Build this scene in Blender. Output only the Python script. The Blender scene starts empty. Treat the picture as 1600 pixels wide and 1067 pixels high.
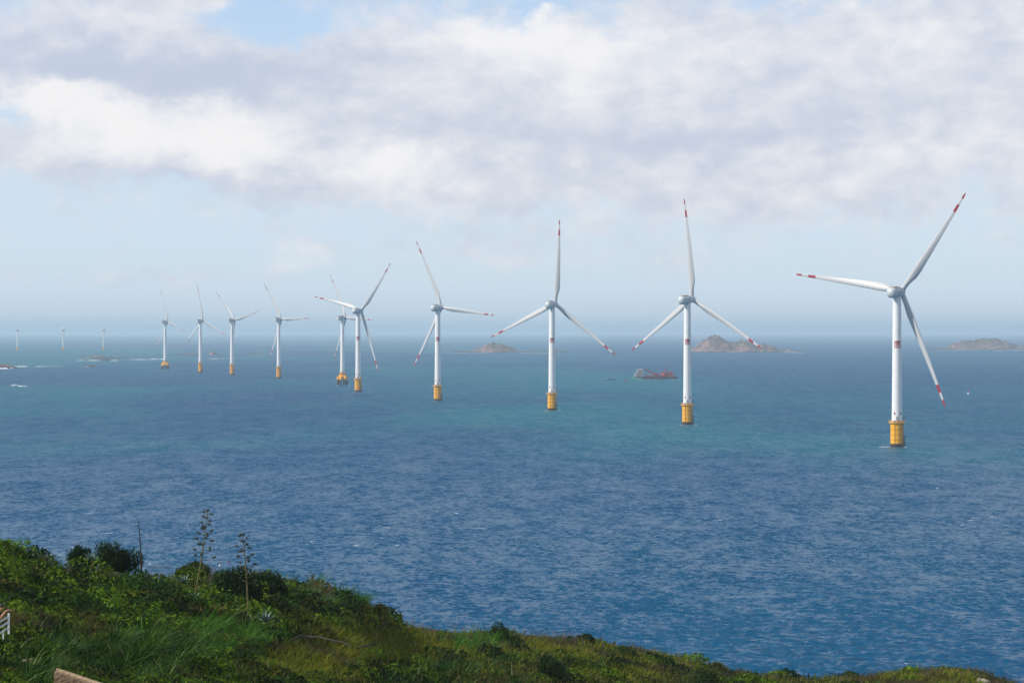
import bpy, bmesh, math
import numpy as np
from mathutils import Vector, Matrix, noise as mnoise

# ------------------------------------------------------------------ camera, sky, sun, exposure
R = math.radians
F = 4000.0            # focal length in pixels of the 1600 px wide frame
CH = 67.0             # camera height above the sea
YH = 518.0            # pixel row of the true horizon
sc = bpy.context.scene
col = sc.collection
rng = np.random.default_rng(7)

cd = bpy.data.cameras.new('camera'); cam = bpy.data.objects.new('camera', cd); col.objects.link(cam)
cam.location = (0, 0, CH); cam.rotation_euler = (R(90), 0, 0)
cd.sensor_width = 36; cd.lens = 36 * F / 1600; cd.shift_y = -15.5 / 1600
cd.clip_start = 1; cd.clip_end = 120000
sc.camera = cam

SUN_EL, SUN_AZ = R(36), R(-107)      # azimuth measured clockwise from the view direction (+Y)
sdir = Vector((math.sin(SUN_AZ) * math.cos(SUN_EL), math.cos(SUN_AZ) * math.cos(SUN_EL), math.sin(SUN_EL)))
sl = bpy.data.lights.new('sun', 'SUN'); sl.energy = 4.3; sl.angle = R(0.5); sl.color = (1, 0.93, 0.82)
so = bpy.data.objects.new('sun', sl); col.objects.link(so)
so.rotation_euler = sdir.to_track_quat('Z', 'Y').to_euler()

sc.view_settings.view_transform = 'Standard'; sc.view_settings.look = 'None'
sc.view_settings.exposure = 0.0; sc.view_settings.gamma = 1
sc.render.engine = 'CYCLES'
sc.cycles.use_denoising = True
sc.cycles.volume_bounces = 1
sc.cycles.max_bounces = 6
sc.cycles.caustics_reflective = False; sc.cycles.caustics_refractive = False

# ---- tiny node-graph helper: sockets with operators
class G:
    def __init__(s, nt): s.nt = nt
    def n(s, t, **kw):
        nd = s.nt.nodes.new(t)
        for k, v in kw.items(): setattr(nd, k, v)
        return nd
    def put(s, sock, v):
        if isinstance(v, S): s.nt.links.new(v.s, sock)
        elif isinstance(v, bpy.types.NodeSocket): s.nt.links.new(v, sock)
        else: sock.default_value = v
    def m(s, op, a, b=0.0, c=None):
        nd = s.n('ShaderNodeMath', operation=op); s.put(nd.inputs[0], a); s.put(nd.inputs[1], b)
        if c is not None: s.put(nd.inputs[2], c)
        return S(s, nd.outputs[0])
    def smooth(s, v, a, b, lo=0.0, hi=1.0):
        nd = s.n('ShaderNodeMapRange', interpolation_type='SMOOTHSTEP'); s.put(nd.inputs['Value'], v)
        for k, x in (('From Min', a), ('From Max', b), ('To Min', lo), ('To Max', hi)): s.put(nd.inputs[k], x)
        return S(s, nd.outputs['Result'])
    def mix(s, f, a, b):
        nd = s.n('ShaderNodeMix', data_type='RGBA'); s.put(nd.inputs[0], f)
        for i, x in ((6, a), (7, b)): s.put(nd.inputs[i], (*x, 1) if isinstance(x, tuple) and len(x) == 3 else x)
        return S(s, nd.outputs[2])
    def xyz(s, x, y, z):
        nd = s.n('ShaderNodeCombineXYZ')
        for i, v in enumerate((x, y, z)): s.put(nd.inputs[i], v)
        return S(s, nd.outputs[0])
    def noise(s, vec, scale, detail=4, rough=.55, dist=0.0):
        nd = s.n('ShaderNodeTexNoise'); s.put(nd.inputs['Vector'], vec)
        nd.inputs['Scale'].default_value = scale; nd.inputs['Detail'].default_value = detail
        nd.inputs['Roughness'].default_value = rough; nd.inputs['Distortion'].default_value = dist
        return S(s, nd.outputs[0])
class S:
    def __init__(s, g, sock): s.g = g; s.s = sock
    def __add__(s, o): return s.g.m('ADD', s, o)
    __radd__ = __add__
    def __sub__(s, o): return s.g.m('SUBTRACT', s, o)
    def __rsub__(s, o): return s.g.m('SUBTRACT', o, s)
    def __mul__(s, o): return s.g.m('MULTIPLY', s, o)
    __rmul__ = __mul__
    def __truediv__(s, o): return s.g.m('DIVIDE', s, o)

world = bpy.data.worlds.new('World'); sc.world = world; world.use_nodes = True
def build_world():
    nt = world.node_tree; nt.nodes.clear(); g = G(nt)
    out = g.n('ShaderNodeOutputWorld'); bg = g.n('ShaderNodeBackground'); bg.inputs[1].default_value = 0.10
    nt.links.new(bg.outputs[0], out.inputs[0])
    sky = g.n('ShaderNodeTexSky', sky_type='NISHITA', sun_disc=False, sun_elevation=SUN_EL, sun_rotation=SUN_AZ,
              altitude=0.0, air_density=1.0, dust_density=0.6, ozone_density=1.6)
    tc = g.n('ShaderNodeTexCoord'); sp = g.n('ShaderNodeSeparateXYZ'); nt.links.new(tc.outputs['Generated'], sp.inputs[0])
    X, Y, Z = (S(g, sp.outputs[i]) for i in range(3))
    az = g.m('ARCTAN2', X, Y) * 57.2958; el = g.m('ARCSINE', Z) * 57.2958
    # domain warp, in degrees
    p0 = g.xyz(az, el * 1.35, 0.0)
    w1 = g.noise(p0, 0.55, 5, .6) - 0.5
    w2 = g.noise(g.xyz(az + 40.0, el * 1.35, 3.0), 0.6, 5, .6) - 0.5
    a = az + w1 * 2.6; e = el + w2 * 1.9
    fine = g.noise(g.xyz(az + w1 * .6, el * 1.5, 7.0), 0.8, 10, .60)
    fine2 = g.noise(g.xyz(az + w2 * .8, el * 1.6 + 5.0, 21.0), 0.9, 10, .58)
    big = g.noise(g.xyz(az, el * 1.7, 11.0), 0.30, 6, .5)
    def deg(px, py): return math.degrees(math.atan((px - 800) / F)), math.degrees(math.atan((YH - py) / F))
    def blob(px, py, rx, ry, k):
        x0, y0 = deg(px, py); sx = rx / F * 57.3; sy = ry / F * 57.3
        u = (a - x0) / sx; v = (e - y0) / sy
        return g.m('EXPONENT', (u * u + v * v) * -1.0) * k
    def total(lst):
        t = None
        for b in lst:
            q = blob(*b); t = q if t is None else t + q
        return t
    # cloud cover: where there is cloud, clear gaps negative
    cov = total([(180, 90, 330, 130, .9), (60, 240, 110, 40, .5), (330, 215, 330, 75, .95), (620, 280, 90, 50, .8), (760, 170, 420, 130, .8),
                 (1250, 140, 560, 150, 1.0), (1300, 275, 480, 70, .34), (960, 300, 260, 46, .30), (1120, 350, 200, 22, .12), (490, 395, 40, 28, .50), (850, 385, 160, 34, .30),
                 (170, 430, 190, 12, .42), (1050, 405, 160, 24, .28), (700, 400, 120, 20, .25), (380, 425, 80, 16, .3), (1590, 60, 200, 120, .5), (300, 5, 60, 14, .2),
                 (440, 45, 75, 42, -1.25), (850, 4, 60, 14, -.6), (20, 190, 40, 25, -.5)])
    gen = g.smooth(el, 8.0, 12.0) * g.smooth(big, .56, .72)      # broken cover over the rest of the sky
    side = g.smooth(g.m('ABSOLUTE', az), 12.5, 16.0) * g.smooth(el, 1.8, 4.0) * g.smooth(big, .42, .58)
    gen = g.m('MAXIMUM', gen, side)
    cover = g.smooth(g.m('MAXIMUM', cov, gen) + (fine - .5) * 1.7, .02, .80)
    # brightness inside the clouds: warm sunlit billows against lavender-grey bases
    lit = total([(70, 160, 80, 28, .75), (180, 195, 95, 50, .85), (350, 215, 80, 50, .75), (620, 275, 90, 40, .75), (500, 255, 90, 25, .25),
                 (780, 45, 130, 35, .6), (900, 90, 170, 60, .45), (1400, 50, 160, 50, .25), (1490, 225, 120, 35, .3), (1330, 270, 100, 30, .25), (490, 395, 60, 40, .3),
                 (330, 20, 90, 40, .25), (200, 105, 260, 34, -.55), (300, 135, 200, 26, -.35), (420, 290, 260, 26, -.3), (720, 210, 160, 40, -.2), (1150, 215, 330, 34, -.3)])
    lit = g.smooth(lit + (fine2 - .5) * 1.5 + .18, -.45, 1.0)
    cloud = g.mix(lit, (5.6, 6.05, 7.3), (10.0, 9.6, 9.4))
    # lower the haze glare of the sky model to the pale blue of the photograph
    base = g.mix(g.smooth(el, 0.0, 14.0), (7.4, 8.75, 10.2), (3.9, 6.2, 9.9))
    clear = g.mix(g.smooth(el, 8.0, 20.0, .78, .0), S(g, sky.outputs[0]), base)
    fin = g.mix(cover * .86, clear, cloud)
    g.put(bg.inputs[0], fin)
build_world()

# ------------------------------------------------------------------ helpers
def at(px, py, d):
    """world point seen at pixel (px,py) of the photograph, d metres ahead"""
    return Vector(((px - 800) / F * d, d, CH - (py - YH) / F * d))
def sea_at(px, py):
    d = CH * F / (py - YH); return Vector(((px - 800) / F * d, d, 0.0))

def tag(o, label=None, cat=None, group=None, kind=None):
    if label: o['label'] = label
    if cat: o['category'] = cat
    if group: o['group'] = group
    if kind: o['kind'] = kind
    return o
def empty(name, loc, rz=0.0):
    o = bpy.data.objects.new(name, None); col.objects.link(o); o.location = loc; o.rotation_euler = (0, 0, rz)
    o.empty_display_size = .5; return o
def link(name, me, parent=None):
    o = bpy.data.objects.new(name, me); col.objects.link(o)
    if parent: o.parent = parent
    return o
def np_mesh(name, verts, faces, mats, mi=None, smooth=False, colr=None):
    """verts (n,3); faces (m,k) int array with constant k"""
    verts = np.asarray(verts, np.float32); faces = np.asarray(faces, np.int32)
    me = bpy.data.meshes.new(name); m, k = faces.shape
    me.vertices.add(len(verts)); me.vertices.foreach_set('co', verts.ravel())
    me.loops.add(m * k); me.loops.foreach_set('vertex_index', faces.ravel())
    me.polygons.add(m); me.polygons.foreach_set('loop_start', np.arange(0, m * k, k, dtype=np.int32))
    try: me.polygons.foreach_set('loop_total', np.full(m, k, np.int32))
    except Exception: pass
    for x in mats: me.materials.append(x)
    if mi is not None: me.polygons.foreach_set('material_index', np.asarray(mi, np.int32))
    me.polygons.foreach_set('use_smooth', np.full(m, smooth))
    if colr is not None:
        at_ = me.color_attributes.new('tint', 'FLOAT_COLOR', 'POINT')
        c4 = np.ones((len(verts), 4), np.float32); c4[:, :3] = colr; at_.data.foreach_set('color', c4.ravel())
    me.update(); me.validate(); return me
class MB:
    """collects solids and builds ONE mesh object"""
    def __init__(s): s.v = []; s.f = []; s.m = []; s.mi = 0
    def add(s, vs, fs):
        o = len(s.v); s.v += [tuple(v) for v in vs]; s.f += [tuple(i + o for i in f) for f in fs]; s.m += [s.mi] * len(fs)
    def box(s, c, size, rot=None):
        x, y, z = (q / 2 for q in size); vs = [Vector((i * x, j * y, k * z)) for i in (-1, 1) for j in (-1, 1) for k in (-1, 1)]
        if rot: vs = [rot @ v for v in vs]
        s.add([v + Vector(c) for v in vs], [(0, 1, 3, 2), (4, 6, 7, 5), (0, 4, 5, 1), (2, 3, 7, 6), (0, 2, 6, 4), (1, 5, 7, 3)])
    def tube(s, pts, rad, n=8, caps=True):
        pts = [Vector(p) for p in pts]; rad = rad if isinstance(rad, (list, tuple)) else [rad] * len(pts)
        vs = []; fs = []
        for i, p in enumerate(pts):
            d = (pts[min(i + 1, len(pts) - 1)] - pts[max(i - 1, 0)]).normalized()
            u = d.cross(Vector((0, 0, 1)));
            if u.length < .05: u = d.cross(Vector((0, 1, 0)))
            u.normalize(); w = u.cross(d)
            for k in range(n):
                t = 2 * math.pi * k / n; vs.append(p + (u * math.cos(t) + w * math.sin(t)) * rad[i])
        for i in range(len(pts) - 1):
            for k in range(n):
                a, b = i * n + k, i * n + (k + 1) % n; fs.append((a, a + n, b + n, b))
        if caps: fs.append(tuple(range(n))); fs.append(tuple(range((len(pts) - 1) * n, len(pts) * n))[::-1])
        s.add(vs, fs)
    def lathe(s, prof, n=32, c=(0, 0, 0), a0=0, a1=2 * math.pi):
        """prof = [(r, z)...] round the z axis"""
        vs = []; fs = []; full = abs(a1 - a0 - 2 * math.pi) < 1e-6; m = n if full else n + 1
        for r, z in prof:
            for k in range(m):
                t = a0 + (a1 - a0) * k / n; vs.append((c[0] + r * math.cos(t), c[1] + r * math.sin(t), c[2] + z))
        for i in range(len(prof) - 1):
            for k in range(n):
                a, b = i * m + k, i * m + (k + 1) % m; fs.append((a, b, b + m, a + m))
        if full:
            if prof[0][0] > 0: fs.append(tuple(range(m))[::-1])
            if prof[-1][0] > 0: fs.append(tuple(range((len(prof) - 1) * m, len(prof) * m)))
        s.add(vs, fs)
    def mesh(s, name, mats, smooth=False):
        me = bpy.data.meshes.new(name); me.from_pydata(s.v, [], s.f)
        for x in (mats if isinstance(mats, (list, tuple)) else [mats]): me.materials.append(x)
        me.polygons.foreach_set('material_index', s.m)
        if smooth:
            me.polygons.foreach_set('use_smooth', [True] * len(s.f))
            try: me.set_sharp_from_angle(angle=R(38))
            except Exception: pass
        me.update(); return me
    def build(s, name, mats, parent=None, smooth=False): return link(name, s.mesh(name, mats, smooth), parent)

def mat(name, c, rough=.6, metal=0.0, wear=0.0, scale=.5, wearc=None, bump=0.0, spec=.5):
    m = bpy.data.materials.new(name); m.use_nodes = True; nt = m.node_tree; b = nt.nodes['Principled BSDF']
    b.inputs['Roughness'].default_value = rough; b.inputs['Metallic'].default_value = metal
    b.inputs['Specular IOR Level'].default_value = spec
    g = G(nt); tc = g.n('ShaderNodeTexCoord'); v = tc.outputs['Object']
    if wear or bump:
        nz = g.noise(v, scale, 7, .62)
        wc = wearc or tuple(x * .55 for x in c)
        g.put(b.inputs['Base Color'], g.mix(g.smooth(nz, .42, .72) * wear, c, wc))
        if bump:
            bp = g.n('ShaderNodeBump'); bp.inputs['Strength'].default_value = bump; bp.inputs['Distance'].default_value = .1
            g.put(bp.inputs['Height'], g.noise(v, scale * 3, 6, .6)); nt.links.new(bp.outputs[0], b.inputs['Normal'])
    else: b.inputs['Base Color'].default_value = (*c, 1)
    return m
def tint_mat(name, rough=.6, sss=0.0, transl=.25, spec=.10):
    m = bpy.data.materials.new(name); m.use_nodes = True; nt = m.node_tree; b = nt.nodes['Principled BSDF']; g = G(nt)
    at_ = g.n('ShaderNodeAttribute', attribute_name='tint')
    nt.links.new(at_.outputs['Color'], b.inputs['Base Color']); b.inputs['Roughness'].default_value = rough
    b.inputs['Specular IOR Level'].default_value = spec
    tr = g.n('ShaderNodeBsdfTranslucent'); nt.links.new(at_.outputs['Color'], tr.inputs[0])
    mx = g.n('ShaderNodeMixShader'); mx.inputs[0].default_value = transl
    nt.links.new(b.outputs[0], mx.inputs[1]); nt.links.new(tr.outputs[0], mx.inputs[2])
    nt.links.new(mx.outputs[0], nt.nodes['Material Output'].inputs[0]); return m

# ---- numpy value noise
_tab = np.random.default_rng(3).random((256, 256)).astype(np.float64)
def vnoise(x, y):
    xi = np.floor(x).astype(int); yi = np.floor(y).astype(int); fx = x - xi; fy = y - yi
    fx = fx * fx * (3 - 2 * fx); fy = fy * fy * (3 - 2 * fy)
    g_ = lambda a, b: _tab[a & 255, b & 255]
    return (g_(xi, yi) * (1 - fx) + g_(xi + 1, yi) * fx) * (1 - fy) + (g_(xi, yi + 1) * (1 - fx) + g_(xi + 1, yi + 1) * fx) * fy
def fbm(x, y, o=4):
    t = 0; a = .5; s_ = 0
    for i in range(o): t = t + a * vnoise(x + 17.3 * i, y - 9.1 * i); s_ += a; x, y, a = x * 2.03, y * 2.03, a * .5
    return t / s_

# ------------------------------------------------------------------ sea
def sea_material():
    m = bpy.data.materials.new('sea_water'); m.use_nodes = True; nt = m.node_tree; b = nt.nodes['Principled BSDF']; g = G(nt)
    tc = g.n('ShaderNodeTexCoord'); sp = g.n('ShaderNodeSeparateXYZ'); nt.links.new(tc.outputs['Object'], sp.inputs[0])
    X, Y, Z = (S(g, sp.outputs[i]) for i in range(3))
    zone = g.noise(g.xyz(X * .0011, Y * .00042, 0.0), 1.0, 4, .5)
    zone2 = g.noise(g.xyz(X * .006, Y * .0022, 5.0), 1.0, 4, .5)
    teal = g.smooth(zone + (zone2 - .5) * .35, .40, .60) * g.smooth(Y, 900, 1500, .30, 1.0) * g.smooth(X, 420, 60, .35, 1.0)
    base = g.mix(teal, (.001, .066, .160), (.001, .122, .176))
    # whitecaps: rare short crests
    fo = g.noise(g.xyz(X * .13, Y * .12, 2.0), 1.0, 6, .62)
    fz = g.noise(g.xyz(X * .012, Y * .004, 8.0), 1.0, 2, .5)
    foam = g.smooth(fo + (fz - .5) * .16, .685, .72)
    g.put(b.inputs['Base Color'], g.mix(foam * .85, base, (.78, .80, .82)))
    g.put(b.inputs['Roughness'], foam * .4 + g.smooth(Y, 450, 2200, .27, .42))
    b.inputs['IOR'].default_value = 1.33; b.inputs['Specular IOR Level'].default_value = .22
    # slopes of the ripples that the mesh is too coarse for: two horizontal components per scale
    def slope(fx, fy, k, off):
        nd = g.n('ShaderNodeTexNoise'); g.put(nd.inputs['Vector'], g.xyz(X * fx, Y * fy, off)); nd.inputs['Scale'].default_value = 1.0
        nd.inputs['Detail'].default_value = 4; nd.inputs['Roughness'].default_value = .62; nd.inputs['Distortion'].default_value = .3
        s3 = g.n('ShaderNodeSeparateColor'); nt.links.new(nd.outputs['Color'], s3.inputs[0])
        return (S(g, s3.outputs[0]) - .5) * k, (S(g, s3.outputs[1]) - .5) * k
    gust = g.smooth(g.noise(g.xyz(X * .018, Y * .006, 6.0), 1.0, 4, .55), .3, .7, .65, 1.25)
    parts_ = [slope(1.2, 1.5, 2.0, 0.0), slope(.62, .50, 2.5, 4.0), slope(.26, .11, 1.4, 9.0), slope(.07, .022, 1.2, 14.0)]
    sx = (parts_[0][0] + parts_[1][0] + parts_[2][0] * .5) * gust * .7; sy = (parts_[0][1] + parts_[1][1] + parts_[2][1] + parts_[3][1]) * gust - .13      # constant landward lean, added to darken the pale grazing reflections
    ge = g.n('ShaderNodeNewGeometry'); va = g.n('ShaderNodeVectorMath', operation='ADD'); nt.links.new(ge.outputs['Normal'], va.inputs[0])
    g.put(va.inputs[1], g.xyz(sx, sy, 0.0)); vn = g.n('ShaderNodeVectorMath', operation='NORMALIZE'); nt.links.new(va.outputs[0], vn.inputs[0])
    nt.links.new(vn.outputs[0], b.inputs['Normal'])
    return m
M_SEA = sea_material()
def build_sea():
    fr = 2560.0; ys = np.arange(392.0, 3.6, -.55); rad = CH * fr / ys
    rad = np.concatenate([[60, 150, 250, 350, 410], rad])
    th = np.arange(-R(13.2), R(13.2), 1.5 / fr)
    out = np.radians(np.concatenate([np.arange(14, 40, 1.0), np.arange(40, 181, 5.0)]))
    th = np.concatenate([-out[::-1], th, out[:-1]])                    # -180 .. just under 180
    A, Rd = np.meshgrid(th, rad); X = Rd * np.sin(A); Y = Rd * np.cos(A); Z = np.zeros_like(X); DX = np.zeros_like(X); DY = np.zeros_like(X)
    dr = np.gradient(rad)[:, None]; win = np.clip((R(13.2) - np.abs(A)) / R(.4), 0, 1)
    r2 = np.random.default_rng(11)
    for i in range(95):
        lam = 1.5 * (19 / 1.5) ** (r2.random() ** 1.2); k = 2 * math.pi / lam
        ang = r2.normal(R(194), R(27)); kx, ky = k * math.sin(ang), k * math.cos(ang)
        amp = .020 * lam ** .6 * (.5 + r2.random()) / (1 + (lam / 5) ** 2)
        w = np.clip((lam / np.maximum(dr, 1e-6) - 2.0) / 2.0, 0, 1) * win
        ph = kx * X + ky * Y + r2.random() * 6.283
        Z += amp * w * np.cos(ph); s_ = np.sin(ph) * amp * w * .55; DX -= s_ * kx / k; DY -= s_ * ky / k
    gust = .6 + .9 * fbm(X / 90, Y / 160, 3)
    Z *= gust; X2 = X + DX * gust; Y2 = Y + DY * gust
    n, m = X.shape
    v = np.stack([X2, Y2, Z], -1).reshape(-1, 3); v = np.vstack([v, [[0, 0, 0]]])
    i = np.arange(n - 1)[:, None]; j = np.arange(m)[None, :]; j2 = (j + 1) % m
    f = np.stack([i * m + j, i * m + j2, (i + 1) * m + j2, (i + 1) * m + j], -1).reshape(-1, 4)[:, ::-1]
    me = np_mesh('sea', v, f, [M_SEA], smooth=True)
    o = link('sea', me); tag(o, kind='structure')
build_sea()

# ------------------------------------------------------------------ hillside
xs_r = np.array([-600, -200, 0, 60, 110, 165, 220, 270, 330, 420, 500, 560, 600, 640, 700, 760, 850, 920, 980, 1030, 1100, 1180, 1260, 1330, 1400, 1480, 1530, 1560, 1600, 1700, 2000])
yr_r = np.array([810, 830, 856, 870, 884, 894, 903, 904, 905, 910, 917, 931, 957, 977, 982, 984, 992, 996, 1008, 1018, 1034, 1050, 1058, 1054, 1046, 1042, 1047, 1057, 1068, 1105, 1150])
xs_d = np.array([-600, 0, 220, 420, 560, 700, 1000, 1250, 1500, 1700]); dr_r = np.array([130, 142, 160, 182, 205, 228, 250, 262, 275, 285])
db_r = np.array([68, 70, 76, 86, 96, 108, 138, 165, 190, 210])
YB = 1180.0
def terrain_params(X, Y):
    az = np.arctan2(X, np.maximum(Y, 1e-3)); px = 800 + F * np.tan(np.clip(az, -.5, .5))
    return px, np.interp(px, xs_r, yr_r), np.interp(px, xs_d, dr_r), np.interp(px, xs_d, db_r)
def mounds(X, Y):
    a = fbm(X / 5.5, Y / 6.5, 2); b = np.abs(vnoise(X / 1.9 + 5, Y / 2.3) - .5) * 2; c = fbm(X / .8, Y / .9, 2)
    return (a - .5) * 1.5 + (1 - b) * .45 + c * .25
def terrain(X, Y, rough=True):
    X = np.asarray(X, float); Y = np.asarray(Y, float); px, yr, dR, dB = terrain_params(X, Y); D = np.maximum(Y, 1e-3)
    D = np.where(Y < 1, np.hypot(X, Y), D)
    t = np.log(np.maximum(D, 1) / dB) / np.log(dR / dB); tc = np.clip(t, 0, 1)
    y = YB + (yr - YB) * tc
    z_in = CH - (y - YH) / F * D
    zb = CH - (YB - YH) / F * dB
    z_near = 64.8 + (zb - 64.8) * np.clip(D / dB, 0, 1)
    zr = CH - (yr - YH) / F * dR
    over = np.maximum(D - dR, 0); z_out = zr - .05 * over - .75 * np.maximum(over - 6, 0)
    z = np.where(t < 0, z_near, np.where(t > 1, z_out, z_in))
    if rough:
        shrub = np.clip((640 - px) / 200, .45, 1)
        z = z + mounds(X, Y) * shrub * np.clip(D / 40, 0, 1) - .75
    return np.maximum(z, -3)
def ground_z(X, Y): return float(terrain(np.array([X]), np.array([Y]))[0])

def ground_mat():
    m = bpy.data.materials.new('hill_soil'); m.use_nodes = True; nt = m.node_tree; b = nt.nodes['Principled BSDF']; g = G(nt)
    tc = g.n('ShaderNodeTexCoord'); v = tc.outputs['Object']; n1 = g.noise(v, .35, 6, .6); n2 = g.noise(v, 3.0, 5, .7)
    sp = g.n('ShaderNodeSeparateXYZ'); nt.links.new(v, sp.inputs[0]); Z = S(g, sp.outputs[2])
    c = g.mix(g.smooth(n1 + (n2 - .5) * .4, .4, .6), (.022, .034, .012), (.055, .052, .022))
    c = g.mix(g.smooth(Z + n1 * 8.0, 22.0, 14.0), c, (.17, .13, .09))
    g.put(b.inputs['Base Color'], c); b.inputs['Roughness'].default_value = .95; b.inputs['Specular IOR Level'].default_value = .1
    bp = g.n('ShaderNodeBump'); bp.inputs['Strength'].default_value = .8; bp.inputs['Distance'].default_value = .2
    g.put(bp.inputs['Height'], n2); nt.links.new(bp.outputs[0], b.inputs['Normal']); return m
def build_hill():
    d = np.concatenate([[2, 10, 25, 40, 55], np.geomspace(62, 300, 330), np.linspace(303, 420, 40)])
    tx = np.arange(-900, 2500, 5.0); th = np.arctan((tx - 800) / F)
    o1 = np.arange(th[0] - .02, -math.pi, -.05)[::-1]; o2 = np.arange(th[-1] + .02, math.pi, .05)
    th = np.concatenate([o1, th, o2])
    A, Dd = np.meshgrid(th, d); fwd = np.abs(A) < 1.2
    X = np.where(fwd, Dd * np.tan(np.where(fwd, A, 0)), Dd * np.sin(A)); Y = np.where(fwd, Dd, Dd * np.cos(A))
    s_ = np.abs(A) > .5; X = np.where(s_, Dd * np.sin(A), X); Y = np.where(s_, Dd * np.cos(A), Y)
    Zf = terrain(X, Y); _, _, dR, _ = terrain_params(X, Y)
    ang = np.clip((np.abs(A) - .45) / .4, 0, 1); Zs = np.where(Dd < 250, 64.8 - Dd * .09, 42 - (Dd - 250) * .5)
    Z = Zf * (1 - ang) + np.maximum(Zs, -3) * ang
    n, m = X.shape; v = np.stack([X, Y, Z], -1).reshape(-1, 3)
    i = np.arange(n - 1)[:, None]; j = np.arange(m)[None, :]; j2 = (j + 1) % m
    f = np.stack([i * m + j, i * m + j2, (i + 1) * m + j2, (i + 1) * m + j], -1).reshape(-1, 4)[:, ::-1]
    tag(link('hillside', np_mesh('hillside', v, f, [ground_mat()], smooth=True)), kind='structure')
build_hill()

# ------------------------------------------------------------------ vegetation
def leaves(P, Nrm, size, colr, elong=1.6, jitter=.8, g_=rng):
    """one diamond leaf per point; returns verts, faces, tints"""
    n = len(P); nr = Nrm + g_.normal(0, jitter, (n, 3)); nr /= np.linalg.norm(nr, axis=1, keepdims=True) + 1e-9
    t = g_.normal(0, 1, (n, 3)); t -= (t * nr).sum(1, keepdims=True) * nr; t /= np.linalg.norm(t, axis=1, keepdims=True) + 1e-9
    b = np.cross(nr, t); s_ = size[:, None]
    v = np.stack([P - t * s_ * elong, P - b * s_ * .6, P + t * s_ * elong, P + b * s_ * .6], 1)
    v[:, 1] += nr * s_ * .15; v[:, 3] += nr * s_ * .15
    f = np.arange(4 * n).reshape(n, 4); return v.reshape(-1, 3), f, np.repeat(colr, 4, 0)
def blades(P, length, width, lean, colr, g_=rng, wind=(.5, .15), seg=3, az=None):
    """curved grass blades: quads strips tapering to a tip"""
    n = len(P); az = g_.random(n) * 6.283 if az is None else az; dx = np.cos(az) * lean + wind[0] * lean; dy = np.sin(az) * lean + wind[1] * lean
    wx = np.cos(az + 1.57 + g_.normal(0, .5, n)); wy = np.sin(az + 1.57)
    vs = []
    for i in range(seg + 1):
        s_ = i / seg; c = P + np.stack([dx * s_ * s_ * length, dy * s_ * s_ * length, length * (s_ - .35 * lean * s_ * s_)], 1)
        w = width * (1 - s_ * .92) * .5
        o = np.stack([wx * w, wy * w, np.zeros(n)], 1); vs += [c - o, c + o]
    v = np.stack(vs, 1); k = 2 * (seg + 1)
    base = (np.arange(n) * k)[:, None, None]; q = np.array([[2 * i, 2 * i + 1, 2 * i + 3, 2 * i + 2] for i in range(seg)])[None]
    f = (base + q).reshape(-1, 4); return v.reshape(-1, 3), f, np.repeat(colr, k, 0)
def join(parts):
    V = []; Fc = []; C = []; o = 0
    for v, f, c in parts: V.append(v); Fc.append(f + o); C.append(c); o += len(v)
    return np.vstack(V), np.vstack(Fc), np.vstack(C)
M_LEAF = tint_mat('leaf'); M_GRASS = tint_mat('grass_blade', rough=.5, transl=.3)

def sample(n, x0=-60, x1=1680):
    """points spread over the visible hill, evenly as seen, as world positions"""
    px = rng.uniform(x0, x1, n * 2); yr = np.interp(px, xs_r, yr_r); y = rng.uniform(835, 1110, n * 2)
    k = y > yr - 0; px, y = px[k], y[k]; yr = yr[k]
    dR = np.interp(px, xs_d, dr_r); dB = np.interp(px, xs_d, db_r)
    t = (YB - y) / (YB - yr); d = dB * (dR / dB) ** t * (1 + rng.normal(0, .012, len(t)))
    X = (px - 800) / F * d; return px, y, X, d
def gnorm(X, Y):
    e = .12; z0 = terrain(X, Y); zx = terrain(X + e, Y); zy = terrain(X, Y + e)
    n = np.stack([-(zx - z0) / e, -(zy - z0) / e, np.ones_like(z0)], 1); return z0, n / np.linalg.norm(n, axis=1, keepdims=True)
def gs(px, y, cx, cy, rx, ry): return np.exp(-((px - cx) / rx) ** 2 - ((y - cy) / ry) ** 2)
def zones(px, y, X, Y):
    nz = fbm(X / 7 + 3, Y / 12, 3); nz2 = fbm(X / 3 + 30, Y / 5, 2)
    yg = 2.2 * gs(px, y, 70, 978, 75, 18) + 1.6 * gs(px, y, 480, 1028, 80, 26) + 1.5 * gs(px, y, 560, 992, 90, 16) + gs(px, y, 850, 1005, 220, 18) + gs(px, y, 1480, 1056, 200, 16) + gs(px, y, 660, 1000, 80, 18) + .5 * gs(px, y, 1000, 1035, 120, 20) + .5 * gs(px, y, 90, 870, 60, 8)
    yg = yg + np.clip((px - 640) / 300, 0, 1) * .35 + (nz - .5) * 1.6
    tall = gs(px, y, 230, 1030, 120, 40) + gs(px, y, 350, 992, 60, 20) + gs(px, y, 540, 930, 100, 24) + gs(px, y, 740, 1000, 60, 14) + gs(px, y, 60, 1050, 60, 30) * .7 + gs(px, y, 720, 1050, 90, 20) * .6 + (nz2 - .5) * .7
    return yg, tall
def pal(n, cols, w=None):
    c = np.array(cols)[rng.choice(len(cols), n, p=w)]; return c * rng.uniform(.55, 1.2, (n, 1))
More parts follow.
